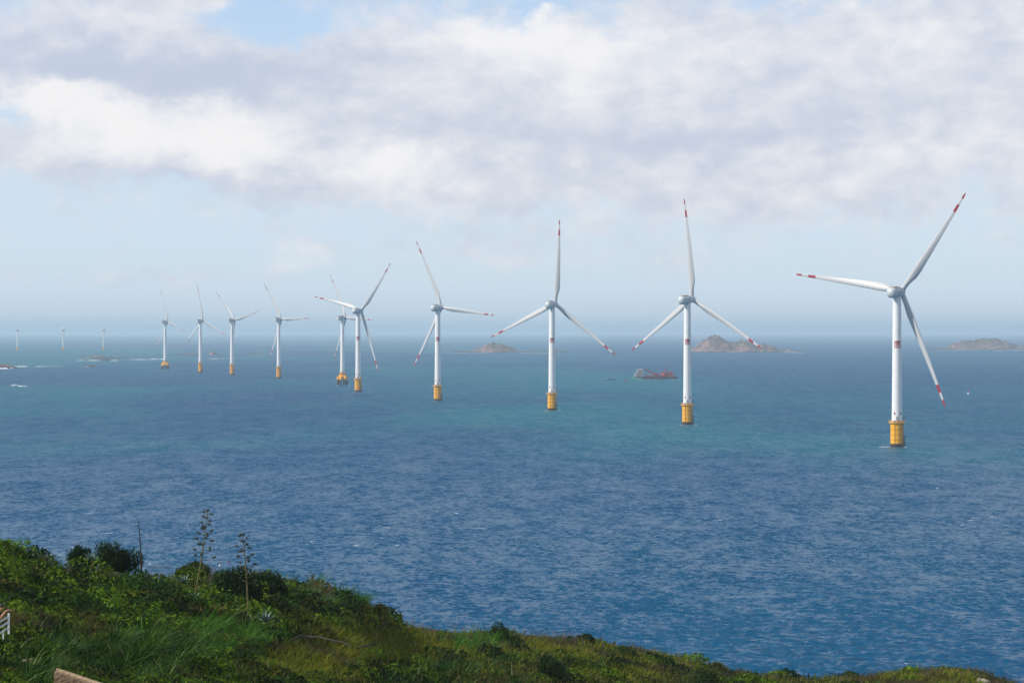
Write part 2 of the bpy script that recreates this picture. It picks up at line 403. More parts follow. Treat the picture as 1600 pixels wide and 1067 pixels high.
def build_cover():
    # leafy scrub
    px, y, X, Y = sample(270000); yg, tall = zones(px, y, X, Y)
    k = (rng.random(len(px)) > np.clip(yg * 1.3 - .25, 0, .93)) & (rng.random(len(px)) > np.clip(tall * 1.2 - .3, 0, .9)); px, y, X, Y = px[k], y[k], X[k], Y[k]
    z, nr = gnorm(X, Y); n = len(X); hh = rng.random(n) ** .6 * .35 * np.clip(fbm(X / 1.3, Y / 1.5, 2) * 2.2 - .4, .05, 1.4)
    patch = fbm(X / 4, Y / 7, 3)[:, None]; br = np.clip((patch - .50) * 7, 0, 1) * np.clip((600 - px) / 250, .25, 1)[:, None]
    c = pal(n, [(.010, .028, .004), (.022, .052, .006), (.040, .078, .008)]) * (1 - br) + pal(n, [(.085, .19, .008), (.13, .24, .012), (.04, .10, .010)]) * br  # br patches put sunlit spots into the leaf colour over a dark base
    brown = (rng.random(n) < .05) | ((fbm(X / 2.2 + 50, Y / 3, 2) > .68) & (rng.random(n) < .5)); c[brown] = pal(int(brown.sum()), [(.08, .06, .03), (.06, .05, .022)])
    L1 = leaves(np.stack([X, Y, z + hh + .03], 1), nr, rng.uniform(.05, .115, n) * Y / 120, c)
    # rounded bushes within the scrub: each one a dome of leaves standing off the ground
    px, y, X, Y = sample(1300); yg, tall = zones(px, y, X, Y); k = (rng.random(len(px)) > np.clip(yg * 1.1 - .2, 0, .9)); px, y, X, Y = px[k], y[k], X[k], Y[k]
    nb = len(X); z = terrain(X, Y); rad = rng.uniform(.5, 1.5, nb) * np.clip(Y / 150, .6, 1.2) * np.where(px < 430, 1.1, .85); per = 200
    u = rng.normal(0, 1, (nb, per, 3)); u[..., 2] = np.abs(u[..., 2]) * 1.1; u /= np.linalg.norm(u, axis=2, keepdims=True)
    rr = rad[:, None, None] * (.78 + .3 * rng.random((nb, per, 1))); lump = 1 + .35 * (fbm(u[..., 0] * 2.5 + X[:, None] * 3, u[..., 1] * 2.5 + Y[:, None] * 3, 2)[..., None] - .5)
    P = u * rr * lump * np.array([1.15, 1.15, .75]) + np.stack([X, Y, z - .15], 1)[:, None]
    ty = rng.random(nb); cb = np.where((ty < .33)[:, None], [[.12, .22, .010]], np.where((ty < .55)[:, None], [[.030, .080, .010]], np.where((ty < .82)[:, None], [[.012, .036, .008]], [[.11, .12, .018]])))
    cb = cb * np.where(px < 430, 1, .8)[:, None] * rng.uniform(.75, 1.25, (nb, 1)); cB = (cb[:, None] * rng.uniform(.5, 1.25, (nb, per, 1))).reshape(-1, 3)
    L2 = leaves(P.reshape(-1, 3), u.reshape(-1, 3), (rng.uniform(.05, .10, (nb, per)) * Y[:, None] / 120).ravel(), cB, jitter=.5)
    v, f, cc = join([L1, L2])
    tag(link('scrub', np_mesh('scrub', v, f, [M_LEAF], colr=cc)), 'low dense green scrub covering the slope of the headland', 'scrub', kind='stuff')
    # dry olive grass
    px, y, X, Y = sample(230000); yg, tall = zones(px, y, X, Y)
    k = rng.random(len(px)) < np.clip(yg * 1.6 - .1, .06, 1); px, y, X, Y = px[k], y[k], X[k], Y[k]; n = len(X); z = terrain(X, Y)
    hue = fbm(X / 4 + 9, Y / 8, 3)[:, None]
    c = pal(n, [(.17, .20, .010), (.26, .25, .018), (.09, .13, .012)]) * (1 - np.clip((hue - .45) * 5, 0, 1)) + pal(n, [(.085, .065, .028), (.06, .07, .02), (.12, .09, .04)]) * np.clip((hue - .45) * 5, 0, 1)
    v, f, cc = blades(np.stack([X, Y, z - .05], 1), rng.uniform(.3, .75, n) * (.75 + Y / 500), rng.uniform(.03, .06, n) * Y / 120, rng.uniform(.1, .7, n), c, seg=2)
    tag(link('dry_grass', np_mesh('dry_grass', v, f, [M_GRASS], colr=cc)), 'dry olive and yellow grass growing between the bushes', 'grass', kind='stuff')
    # tall reed grass
    px, y, X, Y = sample(120000); yg, tall = zones(px, y, X, Y)
    k = rng.random(len(px)) < np.clip(tall * 1.5 - .35, .015, 1); px, y, X, Y = px[k], y[k], X[k], Y[k]; n = len(X)
    # gather into tussocks whose blades arch outward
    cx = np.round(X / 1.5) ; cy = np.round(Y / 2.2); hx = _tab[(cx.astype(int) * 7 + cy.astype(int) * 13) & 255, cy.astype(int) & 255]; hy = _tab[(cx.astype(int) * 3 + cy.astype(int) * 5) & 255, cx.astype(int) & 255]
    tx_ = (cx + hx - .5) * 1.5; ty_ = (cy + hy - .5) * 2.2; X = X * .42 + tx_ * .58; Y = Y * .42 + ty_ * .58; z = terrain(X, Y)
    oaz = np.arctan2(Y - ty_, X - tx_) + rng.normal(0, .6, n); th_k = .6 + .7 * hy
    bg_ = (gs(px, y, 350, 992, 70, 24) + gs(px, y, 740, 1000, 80, 20) + gs(px, y, 540, 930, 120, 30) * .5)[:, None]; bg_ = np.clip(bg_, 0, 1)
    c = pal(n, [(.016, .060, .004), (.035, .10, .008), (.08, .18, .020), (.20, .26, .09)], [.35, .35, .2, .1]) * (1 - bg_) + pal(n, [(.07, .20, .018), (.10, .26, .03)]) * bg_
    v, f, cc = blades(np.stack([X, Y, z - .05], 1), rng.uniform(.8, 1.7, n) * th_k, rng.uniform(.05, .095, n) * Y / 120, rng.uniform(.4, 1.25, n), c, seg=4, az=oaz, wind=(.25, .05))
    tag(link('reed_grass', np_mesh('reed_grass', v, f, [M_GRASS], colr=cc)), 'tall arching green reed grass in thick tussocks', 'grass', kind='stuff')
build_cover()

M_BARK = mat('bark', (.09, .065, .04), .9, wear=.7, scale=6)
def shrub(name, px, py, wpx, hpx, d, label, cols, n=9000, leaf=.10, seed=1, feather=False, group=None):
    """bush whose box is centred on px, stands with its foot at pixel row py"""
    g_ = np.random.default_rng(seed); c = at(px, py, d); w = wpx / F * d; top = at(px, py - hpx, d).z
    c.z = ground_z(c.x, c.y) - .1; h = top - c.z
    t = empty(name, c); tag(t, label, 'shrub', group)
    K = 26; u = g_.normal(0, 1, (K, 3)); u /= np.linalg.norm(u, axis=1, keepdims=True); rr = g_.random(K) ** .4
    ctr = u * rr[:, None] * np.array([w * .36, w * .30, h * .30]) + np.array([0, 0, h * .50]); ctr[:, 2] = np.maximum(ctr[:, 2], h * .12)
    k_ = slice(0, K, 4); ctr[k_, 2] = h * .15; ctr[k_, 0] *= 1.35
    rad = g_.uniform(.14, .26, K) * min(w, h * 1.5)
    ci = g_.integers(0, K, n); u = g_.normal(0, 1, (n, 3)); u /= np.linalg.norm(u, axis=1, keepdims=True)
    P = ctr[ci] + u * rad[ci][:, None] * (g_.random(n)[:, None] ** .35) * (1 + .25 * g_.normal(0, 1, (n, 1)) * (g_.random((n, 1)) < .25))
    P[:, 2] = np.maximum(P[:, 2], -.1)
    cc = np.array(cols)[g_.integers(0, len(cols), n)] * g_.uniform(.7, 1.3, (n, 1)) * (.8 + .4 * g_.random((K, 1))[ci])
    if feather: v, f, c3 = blades(P, g_.uniform(.14, .34, n), g_.uniform(.05, .09, n), g_.uniform(.1, .7, n), cc, g_, seg=2)
    else: v, f, c3 = leaves(P, u, g_.uniform(.6, 1.3, n) * leaf, cc, g_=g_)
    link('crown', np_mesh('crown', v, f, [M_LEAF], colr=c3), t)
    m = MB()
    for k in range(7):
        e = ctr[k * 3]; m.tube([(g_.normal(0, .12), g_.normal(0, .12), -.6), (e[0] * .45, e[1] * .45, e[2] * .5), tuple(e)], [.07, .05, .02], 6)
    m.build('trunk', M_BARK, t, True); return t
DK = [(.012, .034, .014), (.018, .045, .016), (.026, .055, .016)]
OL = [(.030, .065, .014), (.045, .085, .018), (.022, .045, .012)]
shrub('shrub', 181, 895, 78, 64, 166, 'large dark green bush rising above the hill crest on the left', DK, 15000, .10, 2, True)
shrub('shrub', 126, 880, 44, 38, 160, 'small dark feathery bush at the left end of the hill crest', DK, 7000, .09, 3, True)
shrub('shrub', 303, 938, 76, 58, 172, 'round olive green bush behind the leaning flower stalk', OL, 13000, .10, 4, True)
shrub('shrub', 372, 956, 92, 66, 160, 'broad dark bush behind the straight flower stalk', DK + OL[:1], 17000, .10, 5, True)
shrub('shrub', 415, 950, 60, 54, 172, 'dark bush right of the straight flower stalk', DK, 9000, .10, 6, True)
shrub('shrub', 865, 1040, 56, 28, 190, 'small dark bush standing in the dry grass of the lower slope', DK + OL, 6000, .09, 7, True)
shrub('shrub', 650, 1067, 80, 30, 125, 'bright green bush at the lower edge of the slope', OL, 8000, .06, 8)
shrub('shrub', 1105, 1062, 70, 26, 205, 'low green bush near the right end of the dark slope', OL, 5000, .09, 9, True)
shrub('shrub', 780, 992, 44, 18, 226, 'small dark bush on the crest above the sea', DK + OL, 3500, .09, 10)
shrub('shrub', 905, 1004, 60, 14, 243, 'low dark bush on the crest right of the small one', DK + OL, 3500, .09, 12)

# ---- agaves: rosette of stiff leaves and a tall flower stalk
M_ROS = mat('agave_leaf', (.12, .20, .16), .5, wear=.4, scale=4); M_STALK = mat('agave_stalk', (.13, .115, .045), .8, wear=.8, scale=5, wearc=(.08, .09, .03))
M_POD = mat('agave_pods', (.03, .045, .012), .8, wear=.6, scale=8); M_DEAD = mat('dead_wood', (.035, .028, .025), .9, wear=.5, scale=6)
def rosette(mb, g_, r, n=26, z0=0):
    for i in range(n):
        a = i * 2.4 + g_.normal(0, .1); up = .25 + .75 * (i / n); L = r * g_.uniform(.8, 1.15); w = r * .085
        d = Vector((math.cos(a), math.sin(a), 0)); s_ = Vector((-math.sin(a), math.cos(a), 0)); prev = None; rows = []
        for k in range(5):
            q = k / 4; p = d * (L * q * math.cos(up * 1.35)) + Vector((0, 0, L * q * math.sin(up * 1.35) - .18 * L * q * q + z0)); ww = w * (1 - q ** 2.2) + .004
            rows.append((p - s_ * ww + Vector((0, 0, w * .3)), p, p + s_ * ww + Vector((0, 0, w * .3))))
        vs = [v for r_ in rows for v in r_]; fs = []
        for k in range(4):
            for j in range(2): a_ = k * 3 + j; fs.append((a_, a_ + 1, a_ + 4, a_ + 3))
        mb.add(vs, fs)
def agave(bx, by, tx, ty, d, label, seed, dead=False, armstart=.5):
    g_ = np.random.default_rng(seed); p = at(bx, by, d); q = at(tx, ty, d); p.z = ground_z(p.x, p.y) + .1; t = empty('agave', p)
    tag(t, label, 'agave', 'agaves with flower stalks on the headland'); H = q - p; L = H.length
    m = MB(); rosette(m, g_, .75 if not dead else .5); m.build('rosette', M_ROS if not dead else M_DEAD, t, True)
    def pt(s_): return H * s_ + Vector((math.sin(s_ * 3) * .05 * L * .3, 0, 0))
    m = MB(); m.tube([pt(i / 10) - Vector((0, 0, .3 if i == 0 else 0)) for i in range(11)], [.062 * (1 - .72 * i / 10) * (1.15 if dead else 1) for i in range(11)], 8)
    m.build('stalk', M_DEAD if dead else M_STALK, t, True)
    na = 8 if dead else 24
    for i in range(na):
        s_ = armstart + (1 - armstart) * (i / na); a = i * 2.4; al = (.62 - .45 * (s_ - armstart) / (1 - armstart)) * L / 5 * g_.uniform(.75, 1.15)
        if dead: al *= .6
        b = pt(s_); d_ = Vector((math.cos(a), math.sin(a), 0)); e = b + d_ * al + Vector((0, 0, al * .12 + .03)); mid = b + d_ * al * .6 - Vector((0, 0, .01))
        m = MB(); m.tube([b, mid, e], [.016, .012, .01], 5)
        if not dead:
            m.mi = 1
            for k in range(9):
                c = e + Vector((g_.normal(0, .062), g_.normal(0, .062), abs(g_.normal(.035, .04)))); r_ = g_.uniform(.025, .046)
                m.lathe([(0, -r_ * 1.6), (r_, -r_ * .4), (r_ * .9, r_ * .6), (0, r_ * 1.5)], 5, c)
        m.build('flower_branch', [M_STALK, M_POD] if not dead else [M_DEAD], t, True)
    return t
agave(388, 966, 378.5, 833, 150, 'agave with a straight branched flower stalk, rightmost of the three stalks', 1, armstart=.46)
agave(303, 936, 324, 796, 152, 'tallest agave flower stalk, leaning right out of the round bush', 2, armstart=.45)
agave(221, 893, 216, 813, 156, 'bare dark dead agave stalk beside the large bush', 3, dead=True, armstart=.45)
def small_agave(px, py, d, r, label, seed):
    p = at(px, py, d); p.z = max(p.z, ground_z(p.x, p.y) + .25); m = MB(); rosette(m, np.random.default_rng(seed), r, 22)
    o = m.build('agave', M_ROS, None, True); o.location = p; tag(o, label, 'agave')
small_agave(415, 972, 140, .85, 'grey green agave rosette low on the slope right of the straight stalk', 5)
small_agave(287, 912, 146, .7, 'grey agave rosette between the leafy slope and the round bush', 6)
small_agave(142, 876, 148, .7, 'pale agave rosette just below the dark bushes on the crest', 7)

# dry twiggy weeds on the crest
M_TWIG = mat('dry_twig', (.16, .12, .10), .9, wear=.5, scale=8)
def weeds(px0, px1, n, d, hmax, seed):
    g_ = np.random.default_rng(seed); m = MB()
    for i in range(n):
        px = g_.uniform(px0, px1); dd = d * g_.uniform(.98, 1.01); X = (px - 800) / F * dd; b = Vector((X, dd, ground_z(X, dd) - .1)); h = g_.uniform(.5, 1) * hmax
        top = b + Vector((g_.normal(0, .15), 0, h)); m.tube([b, (b + top) / 2 + Vector((g_.normal(0, .04), 0, 0)), top], [.014, .011, .006], 4)
        for k in range(5):
            s_ = g_.uniform(.4, 1); q = b.lerp(top, s_); m.tube([q, q + Vector((g_.normal(0, .16), g_.normal(0, .1), g_.uniform(.05, .25)))], [.009, .005], 4, False)
    return m
WM = MB()
for a in ((232, 275, 40, 161, 1.5, 1), (318, 345, 22, 168, 1.9, 2), (395, 425, 20, 176, 1.6, 3), (480, 520, 26, 190, 1.5, 4), (640, 680, 22, 220, 1.3, 5), (55, 110, 24, 145, 1.1, 6), (1150, 1230, 40, 258, 1.1, 7), (1380, 1470, 40, 268, .9, 8), (820, 960, 60, 244, 1.1, 9), (980, 1140, 60, 250, 1.0, 10), (1250, 1380, 40, 262, .9, 11), (700, 800, 40, 230, 1.2, 12), (1480, 1590, 40, 272, .9, 13)):
    w_ = weeds(*a); WM.add(w_.v, w_.f)
tag(WM.build('dry_weeds', M_TWIG), 'thin dry twiggy weeds standing along the crest', 'weeds', kind='stuff')

# ---- rocks, wall, branch
M_ROCK = mat('pale_rock', (.34, .29, .23), .9, wear=.6, scale=3, bump=.5)
M_WALL = mat('stone_wall', (.34, .25, .16), .9, wear=.9, scale=4.5, wearc=(.10, .065, .04), bump=.9)
def rock(px, py, d, size, label, seed, group=None, mt=None, flat=.6, z=None):
    bm = bmesh.new(); bmesh.ops.create_icosphere(bm, subdivisions=3, radius=1)
    for v in bm.verts:
        n_ = mnoise.noise(v.co * 1.3 + Vector((seed, 0, 0))) + .5 * mnoise.noise(v.co * 3.1 + Vector((0, seed, 0)))
        v.co *= 1 + .45 * n_; v.co = Vector((v.co.x * size, v.co.y * size * .8, v.co.z * size * flat))
    me = bpy.data.meshes.new('rock'); bm.to_mesh(me); bm.free(); me.materials.append(mt or M_ROCK)
    o = link('rock', me); p = at(px, py, d); p.z = ground_z(p.x, p.y) + size * .25 + .15; o.location = p; return tag(o, label, 'rock', group)
rock(25, 1020, 99, .22, 'small pale rock, leftmost of the stones on the bare patch', 1)
rock(34, 1029, 98, .30, 'white flat stone in the middle of the pale stones at the left', 2)
rock(49, 1032, 97, .34, 'largest pale stone, right end of the row above the wall', 3)
rock(3, 1036, 97, .32, 'brown stone at the left edge of the picture', 4)
rock(30, 1003, 103, .16, 'single small white stone in the yellow grass below the railing', 5)
rock(1536, 1050, 268, .8, 'tan boulder on the crest at the far right', 6)
def build_wall():
    # end of a masonry wall whose coping drops to the right
    t = empty('stone_wall', at(90, 1047, 88)); tag(t, 'brown rough stone wall with a sloping top rising at the bottom left corner', 'wall')
    a = at(90, 1046, 88) - t.location; b = at(200, 1083, 84) - t.location; m = MB(); g_ = np.random.default_rng(4)
    N = 14
    for i in range(N):
        p0 = a.lerp(b, i / N); p1 = a.lerp(b, (i + 1) / N)
        for r_ in range(9):
            jj = g_.uniform(-.03, .03); c = (p0 + p1) / 2 + Vector((0, jj, -.14 - r_ * .27))
            m.box(c, ((p1 - p0).length * g_.uniform(.9, .99), .45 + g_.uniform(-.04, .04), .25 * g_.uniform(.9, 1)), Matrix.Rotation(math.atan2(b.z - a.z, b.x - a.x) * -1 * -1, 3, 'Y').inverted())
    m.build('masonry', M_WALL, t)
    m = MB(); m.tube([a + Vector((0, -.02, 0)), b + Vector((0, -.02, 0))], .07, 6); m.build('coping', M_WALL, t)
build_wall()
def ground_line(pts, name, r_, mt, label, cat, lift=.25):
    m = MB(); P = []
    for px, py, d in pts:
        p = at(px, py, d); p.z = max(p.z, ground_z(p.x, p.y) + lift); P.append(p)
    m.tube(P, r_, 6); return m, P
m, P = ground_line([(470, 992, 134), (482, 994, 134), (500, 995, 133), (520, 1000, 132), (536, 1003, 131), (550, 1010, 130)], 'fallen_branch', [.04, .05, .05, .045, .04, .025], M_DEAD, '', '', .55)
m.tube([P[4], P[4] + Vector((.25, 0, .2))], [.03, .015], 5); m.tube([P[0], P[0] + Vector((-.7, .1, -.35))], [.05, .02], 5); m.tube([P[2], P[2] + Vector((.3, -.2, -.2))], [.03, .015], 5)
tag(m.build('fallen_branch', M_DEAD, None, True), 'long dark fallen branch lying over the yellow grass', 'branch')
m, P = ground_line([(556, 1012, 130), (570, 1009, 130), (584, 1005, 131), (590, 1008, 131)], 'b', [.03, .04, .035, .02], M_DEAD, '', '', .5)
tag(m.build('fallen_branch', M_DEAD, None, True), 'short dark branch piece right of the long fallen branch', 'branch')

# ------------------------------------------------------------------ white railing and the person leaning on it
M_WHITE = mat('white_paint', (.86, .88, .90), .5, wear=.3, scale=3)
M_SKIN = mat('skin', (.50, .26, .17), .55); M_BLACK = mat('black_cloth', (.012, .013, .018), .85); M_HAIR = mat('hair', (.008, .007, .007), .5); M_TROU = mat('dark_trousers', (.03, .035, .05), .9)
DP = 100.0
def build_railing():
    post = at(13.6, 957.5, DP); base = at(13.6, 990, DP); t = empty('railing', base)
    tag(t, 'white wooden railing with slanting boards at the left edge of the picture', 'railing')
    top = post - base; m = MB(); m.box((0, 0, top.z / 2), (.07, .07, top.z)); m.build('post', M_WHITE, t)
    step = Vector((-.95, -1.9, -.62))
    for k in range(1, 4):
        m = MB(); m.box(step * k + Vector((0, 0, top.z / 2)), (.07, .07, top.z)); m.build('post', M_WHITE, t)
    for dz in (-.14, -.36, -.58):
        m = MB(); a = Vector((-.03, -.045, top.z + dz)); e = a + step * 3
        s_ = (e - a).normalized(); up = Vector((0, 0, .042)); o = Vector((0, -.02, 0))
        vs = [q + u * w + v for q in (a, e) for u, w in ((up, 1), (up, -1)) for v in (o, -o)]
        m.add(vs, [(0, 1, 3, 2), (4, 6, 7, 5), (0, 4, 5, 1), (2, 3, 7, 6), (0, 2, 6, 4), (1, 5, 7, 3)]); m.build('rail', M_WHITE, t)
    for k in range(12):
        m = MB(); c = step * (k + .5) / 4.0; m.box(c + Vector((-.03, -.09, top.z - .72)), (.05, .03, .34)); m.build('picket', M_WHITE, t)
build_railing()
def skin_mesh(name, joints, edges, mt, root=0, sub=2):
    me = bpy.data.meshes.new(name); me.from_pydata([j[0] for j in joints], edges, []); o = bpy.data.objects.new(name, me); col.objects.link(o)
    md = o.modifiers.new('s', 'SKIN'); md.use_smooth_shade = True
    for i, j in enumerate(joints):
        r_ = j[1]; me.skin_vertices[0].data[i].radius = r_ if isinstance(r_, tuple) else (r_, r_); me.skin_vertices[0].data[i].use_root = i == root
    sb = o.modifiers.new('u', 'SUBSURF'); sb.levels = sub; sb.render_levels = sub
    dg = bpy.context.evaluated_depsgraph_get(); res = bpy.data.meshes.new_from_object(o.evaluated_get(dg)); bpy.data.objects.remove(o)
    res.materials.clear(); res.materials.append(mt); res.polygons.foreach_set('use_smooth', [True] * len(res.polygons)); return res
def build_person():
    head = at(2.3, 949, DP); foot = Vector((head.x - .42, DP + .1, head.z - 1.52)); t = empty('person', foot)
    tag(t, 'person with short black hair in a dark shirt leaning both forearms on the white railing', 'person')
    hand = at(17.2, 955.5, DP) - foot; h = head - foot      # faces +X
    J = [((0, 0, .92), (.15, .16)), ((.06, 0, 1.10), (.13, .15)), ((.20, 0, 1.28), (.13, .18)), ((.30, 0, 1.38), (.075, .085)), ((.36, 0, 1.45), (.055, .055)), ((h.x - .01, 0, h.z - .03), (.075, .072)), ((h.x - .01, 0, h.z + .07), (.085, .075)),
         ((.24, -.19, 1.33), .062), ((.36, -.25, 1.10), .047), ((hand.x - .20, -.06, hand.z + .03), .034), ((hand.x - .10, -.03, hand.z + .055), (.022, .038)), ((hand.x - .03, -.02, hand.z + .045), (.014, .04)),
         ((.24, .19, 1.33), .062), ((.40, .24, 1.12), .047), ((hand.x - .24, .10, hand.z + .03), .034), ((hand.x - .13, .07, hand.z + .055), (.022, .038)), ((hand.x - .06, .06, hand.z + .045), (.014, .04)),
         ((-.02, -.10, .84), .095), ((.06, -.12, .47), .065), ((-.03, -.12, .09), .042), ((.10, -.13, .03), (.03, .045)),
         ((-.02, .10, .84), .095), ((-.04, .12, .47), .065), ((-.16, .12, .09), .042), ((-.03, .13, .03), (.03, .045))]
    Ed = [(0, 1), (1, 2), (2, 3), (3, 4), (4, 5), (5, 6), (2, 7), (7, 8), (8, 9), (9, 10), (10, 11), (2, 12), (12, 13), (13, 14), (14, 15), (15, 16), (0, 17), (17, 18), (18, 19), (19, 20), (0, 21), (21, 22), (22, 23), (23, 24)]
    me = skin_mesh('body', J, Ed, M_SKIN); bm = bmesh.new(); bm.from_mesh(me)
    # fingers curling over the post, face features
    for side, kk in ((-1, 11), (1, 16)):
        b = Vector(J[kk][0])
        for i in range(4):
            y0 = (i - 1.5) * .019; L = (.07, .078, .074, .058)[i]; mm = MB()
            mm.tube([b + Vector((-.02, y0, .004)), b + Vector((L * .45, y0, .006)), b + Vector((L * .75, y0, -.018)), b + Vector((L * .72, y0, -.045))], [.0095, .009, .008, .006], 6)
            vs = [bm.verts.new(v) for v in mm.v]; [bm.faces.new([vs[q] for q in f]) for f in mm.f]
        mm = MB(); mm.tube([b + Vector((-.06, -side * .03, 0)), b + Vector((-.03, -side * .055, -.015)), b + Vector((.0, -side * .062, -.03))], [.012, .011, .008], 6)
        vs = [bm.verts.new(v) for v in mm.v]; [bm.faces.new([vs[q] for q in f]) for f in mm.f]
    mm = MB(); hc = Vector((h.x, 0, h.z)); mm.tube([hc + Vector((.07, 0, .035)), hc + Vector((.10, 0, -.005)), hc + Vector((.07, 0, -.012))], [.010, .016, .012], 6)
    mm.tube([hc + Vector((.068, -.025, -.045)), hc + Vector((.078, 0, -.043)), hc + Vector((.068, .025, -.045))], [.005, .008, .005], 6)
    for s_ in (-1, 1): mm.lathe([(0, -.03), (.022, -.02), (.026, .015), (0, .03)], 8, hc + Vector((-.01, s_ * .074, .005)))
    vs = [bm.verts.new(v) for v in mm.v]; [bm.faces.new([vs[q] for q in f]) for f in mm.f]
    bm.to_mesh(me); bm.free(); link('body', me, t)
    sh = [((0, 0, .94), (.165, .175)), ((.06, 0, 1.10), (.15, .17)), ((.20, 0, 1.28), (.15, .20)), ((.29, 0, 1.37), (.08, .095)), ((.24, -.19, 1.33), .078), ((.31, -.23, 1.19), .066), ((.24, .19, 1.33), .078), ((.33, .22, 1.20), .066)]
    link('shirt', skin_mesh('shirt', sh, [(0, 1), (1, 2), (2, 3), (2, 4), (4, 5), (2, 6), (6, 7)], M_BLACK), t)
    tr = [((0, 0, .95), (.16, .17)), ((-.02, -.10, .82), .11), ((.06, -.12, .47), .082), ((-.03, -.12, .12), .062), ((-.02, .10, .82), .11), ((-.04, .12, .47), .082), ((-.16, .12, .12), .062)]
    link('trousers', skin_mesh('trousers', tr, [(0, 1), (1, 2), (2, 3), (0, 4), (4, 5), (5, 6)], M_TROU), t)
    bm = bmesh.new(); bmesh.ops.create_icosphere(bm, subdivisions=3, radius=1)
    for v in bm.verts:
        v.co = Vector((v.co.x * .102 - .018, v.co.y * .09, v.co.z * .105 + .055)) + hc + v.co * (.006 * mnoise.noise(v.co * 5))
    bmesh.ops.delete(bm, geom=[v for v in bm.verts if v.co.z < hc.z + .02 and v.co.x > hc.x - .02], context='VERTS')
    hm = bpy.data.meshes.new('hair'); bm.to_mesh(hm); bm.free(); hm.materials.append(M_HAIR); link('hair', hm, t)
    for s_, x0 in ((-1, 0.03), (1, -.10)):
        mm = MB(); mm.lathe([(0, 0), (.055, .0), (.06, .04), (.05, .09), (0, .1)], 10); o = mm.build('shoe', M_BLACK, t, True); o.location = (x0, s_ * .125, 0); o.scale = (2.1, .85, 1)
build_person()

# ------------------------------------------------------------------ wind turbines
M_TOWER = mat('tower_white', (.82, .82, .82), .45, wear=.25, scale=.12, wearc=(.60, .60, .62))
def streaks(m, c, dirt):
    nt = m.node_tree; g = G(nt); b = nt.nodes['Principled BSDF']; tc = g.n('ShaderNodeTexCoord'); sp = g.n('ShaderNodeSeparateXYZ'); nt.links.new(tc.outputs['Object'], sp.inputs[0])
    X, Y, Z = (S(g, sp.outputs[i]) for i in range(3))
    n1 = g.noise(g.xyz(X * 1.4, Y * 1.4, Z * .05), 1.0, 5, .6); n2 = g.noise(g.xyz(X * .2, Y * .2, Z * .18), 1.0, 4, .6)
    g.put(b.inputs['Base Color'], g.mix(g.smooth(n1 + (n2 - .5) * .5, .52, .78) * .55, c, dirt))
streaks(M_TOWER, (.82, .82, .82), (.50, .48, .44))
M_BLADE = mat('blade_grey', (.52, .53, .54), .45); M_RED = mat('marking_red', (.34, .012, .03), .5)
M_NAC = mat('nacelle_grey', (.56, .61, .63), .45, wear=.5, scale=.5, wearc=(.30, .36, .40)); M_SEAM = mat('dark_seam', (.07, .09, .12), .6)
M_YEL = mat('foundation_yellow', (.92, .42, .002), .55, wear=.75, scale=.22, wearc=(.75, .32, .01)); streaks(M_YEL, (.92, .42, .002), (.42, .17, .02)); M_DARK = mat('tidal_growth', (.045, .035, .03), .9, wear=.6, scale=.9)
M_RUST = mat('rust_brown', (.30, .13, .03), .8, wear=.5, scale=1); M_GREY = mat('galvanised', (.35, .37, .4), .5, wear=.4, scale=2)

def blade_mesh(Rr, cmax):
    """along +z, rotor axis +y, trailing edge +x"""
    st = [0.02, .035, .06, .09, .13, .17, .22, .28, .36, .45, .55, .65, .75, .811, .812, .882, .883, .942, .943, .975, .992, 1.0]
    n = 18; V = []; Fc = []; mi = []
    for s_ in st:
        blend = min(max((s_ - .05) / .14, 0), 1); blend = blend * blend * (3 - 2 * blend)
        ch = cmax * (1 - max(s_ - .2, 0) / .8 * .80) if s_ > .2 else 3.0 + (cmax - 3.0) * blend
        if s_ > .975: ch *= max(0.0, 1 - (s_ - .975) / .025) ** .5 * .9 + .08
        th_ = 3.0 * (1 - blend) + ch * (.30 * (1 - s_) + .15) * blend
        tw = R(20) * (1 - s_) ** 2 * blend + R(2); yb = Rr * (.055 * s_ - .066 * s_ * s_)
        for k in range(n):
            t = 2 * math.pi * k / n; cx, cy = math.cos(t), math.sin(t)
            xa = (.5 - .5 * cx) ; yt = cy * .5 * (1 - .0 * xa)
            thick = math.sqrt(max(xa, 0)) * (1 - xa) * 2.6 * .5 * (1 if cy >= 0 else -1)
            # circle -> aerofoil
            X_ = (-.5 * cx * 3.0) * (1 - blend) + (-.30 * ch + xa * ch - .05 * ch) * blend
            Y_ = (cy * .5 * 3.0) * (1 - blend) + (thick * th_) * blend
            V.append((X_ * math.cos(tw) - Y_ * math.sin(tw), X_ * math.sin(tw) + Y_ * math.cos(tw) + yb, s_ * Rr))
    for i in range(len(st) - 1):
        red = (st[i] >= .8115 and st[i + 1] <= .8825) or st[i] >= .9425
        for k in range(n): a, b = i * n + k, i * n + (k + 1) % n; Fc.append((a, b, b + n, a + n)); mi.append(int(red))
    Fc.append(tuple(range(n))[::-1]); mi.append(0); Fc.append(tuple(range((len(st) - 1) * n, len(st) * n))); mi.append(1)
    me = bpy.data.meshes.new('blade'); me.from_pydata(V, [], Fc); me.materials.append(M_BLADE); me.materials.append(M_RED)
    me.polygons.foreach_set('material_index', mi); me.polygons.foreach_set('use_smooth', [True] * len(Fc)); me.set_sharp_from_angle(angle=R(60)); me.update(); return me
BLADE_A = blade_mesh(71.8, 4.9); BLADE_B = blade_mesh(61.8, 4.4)

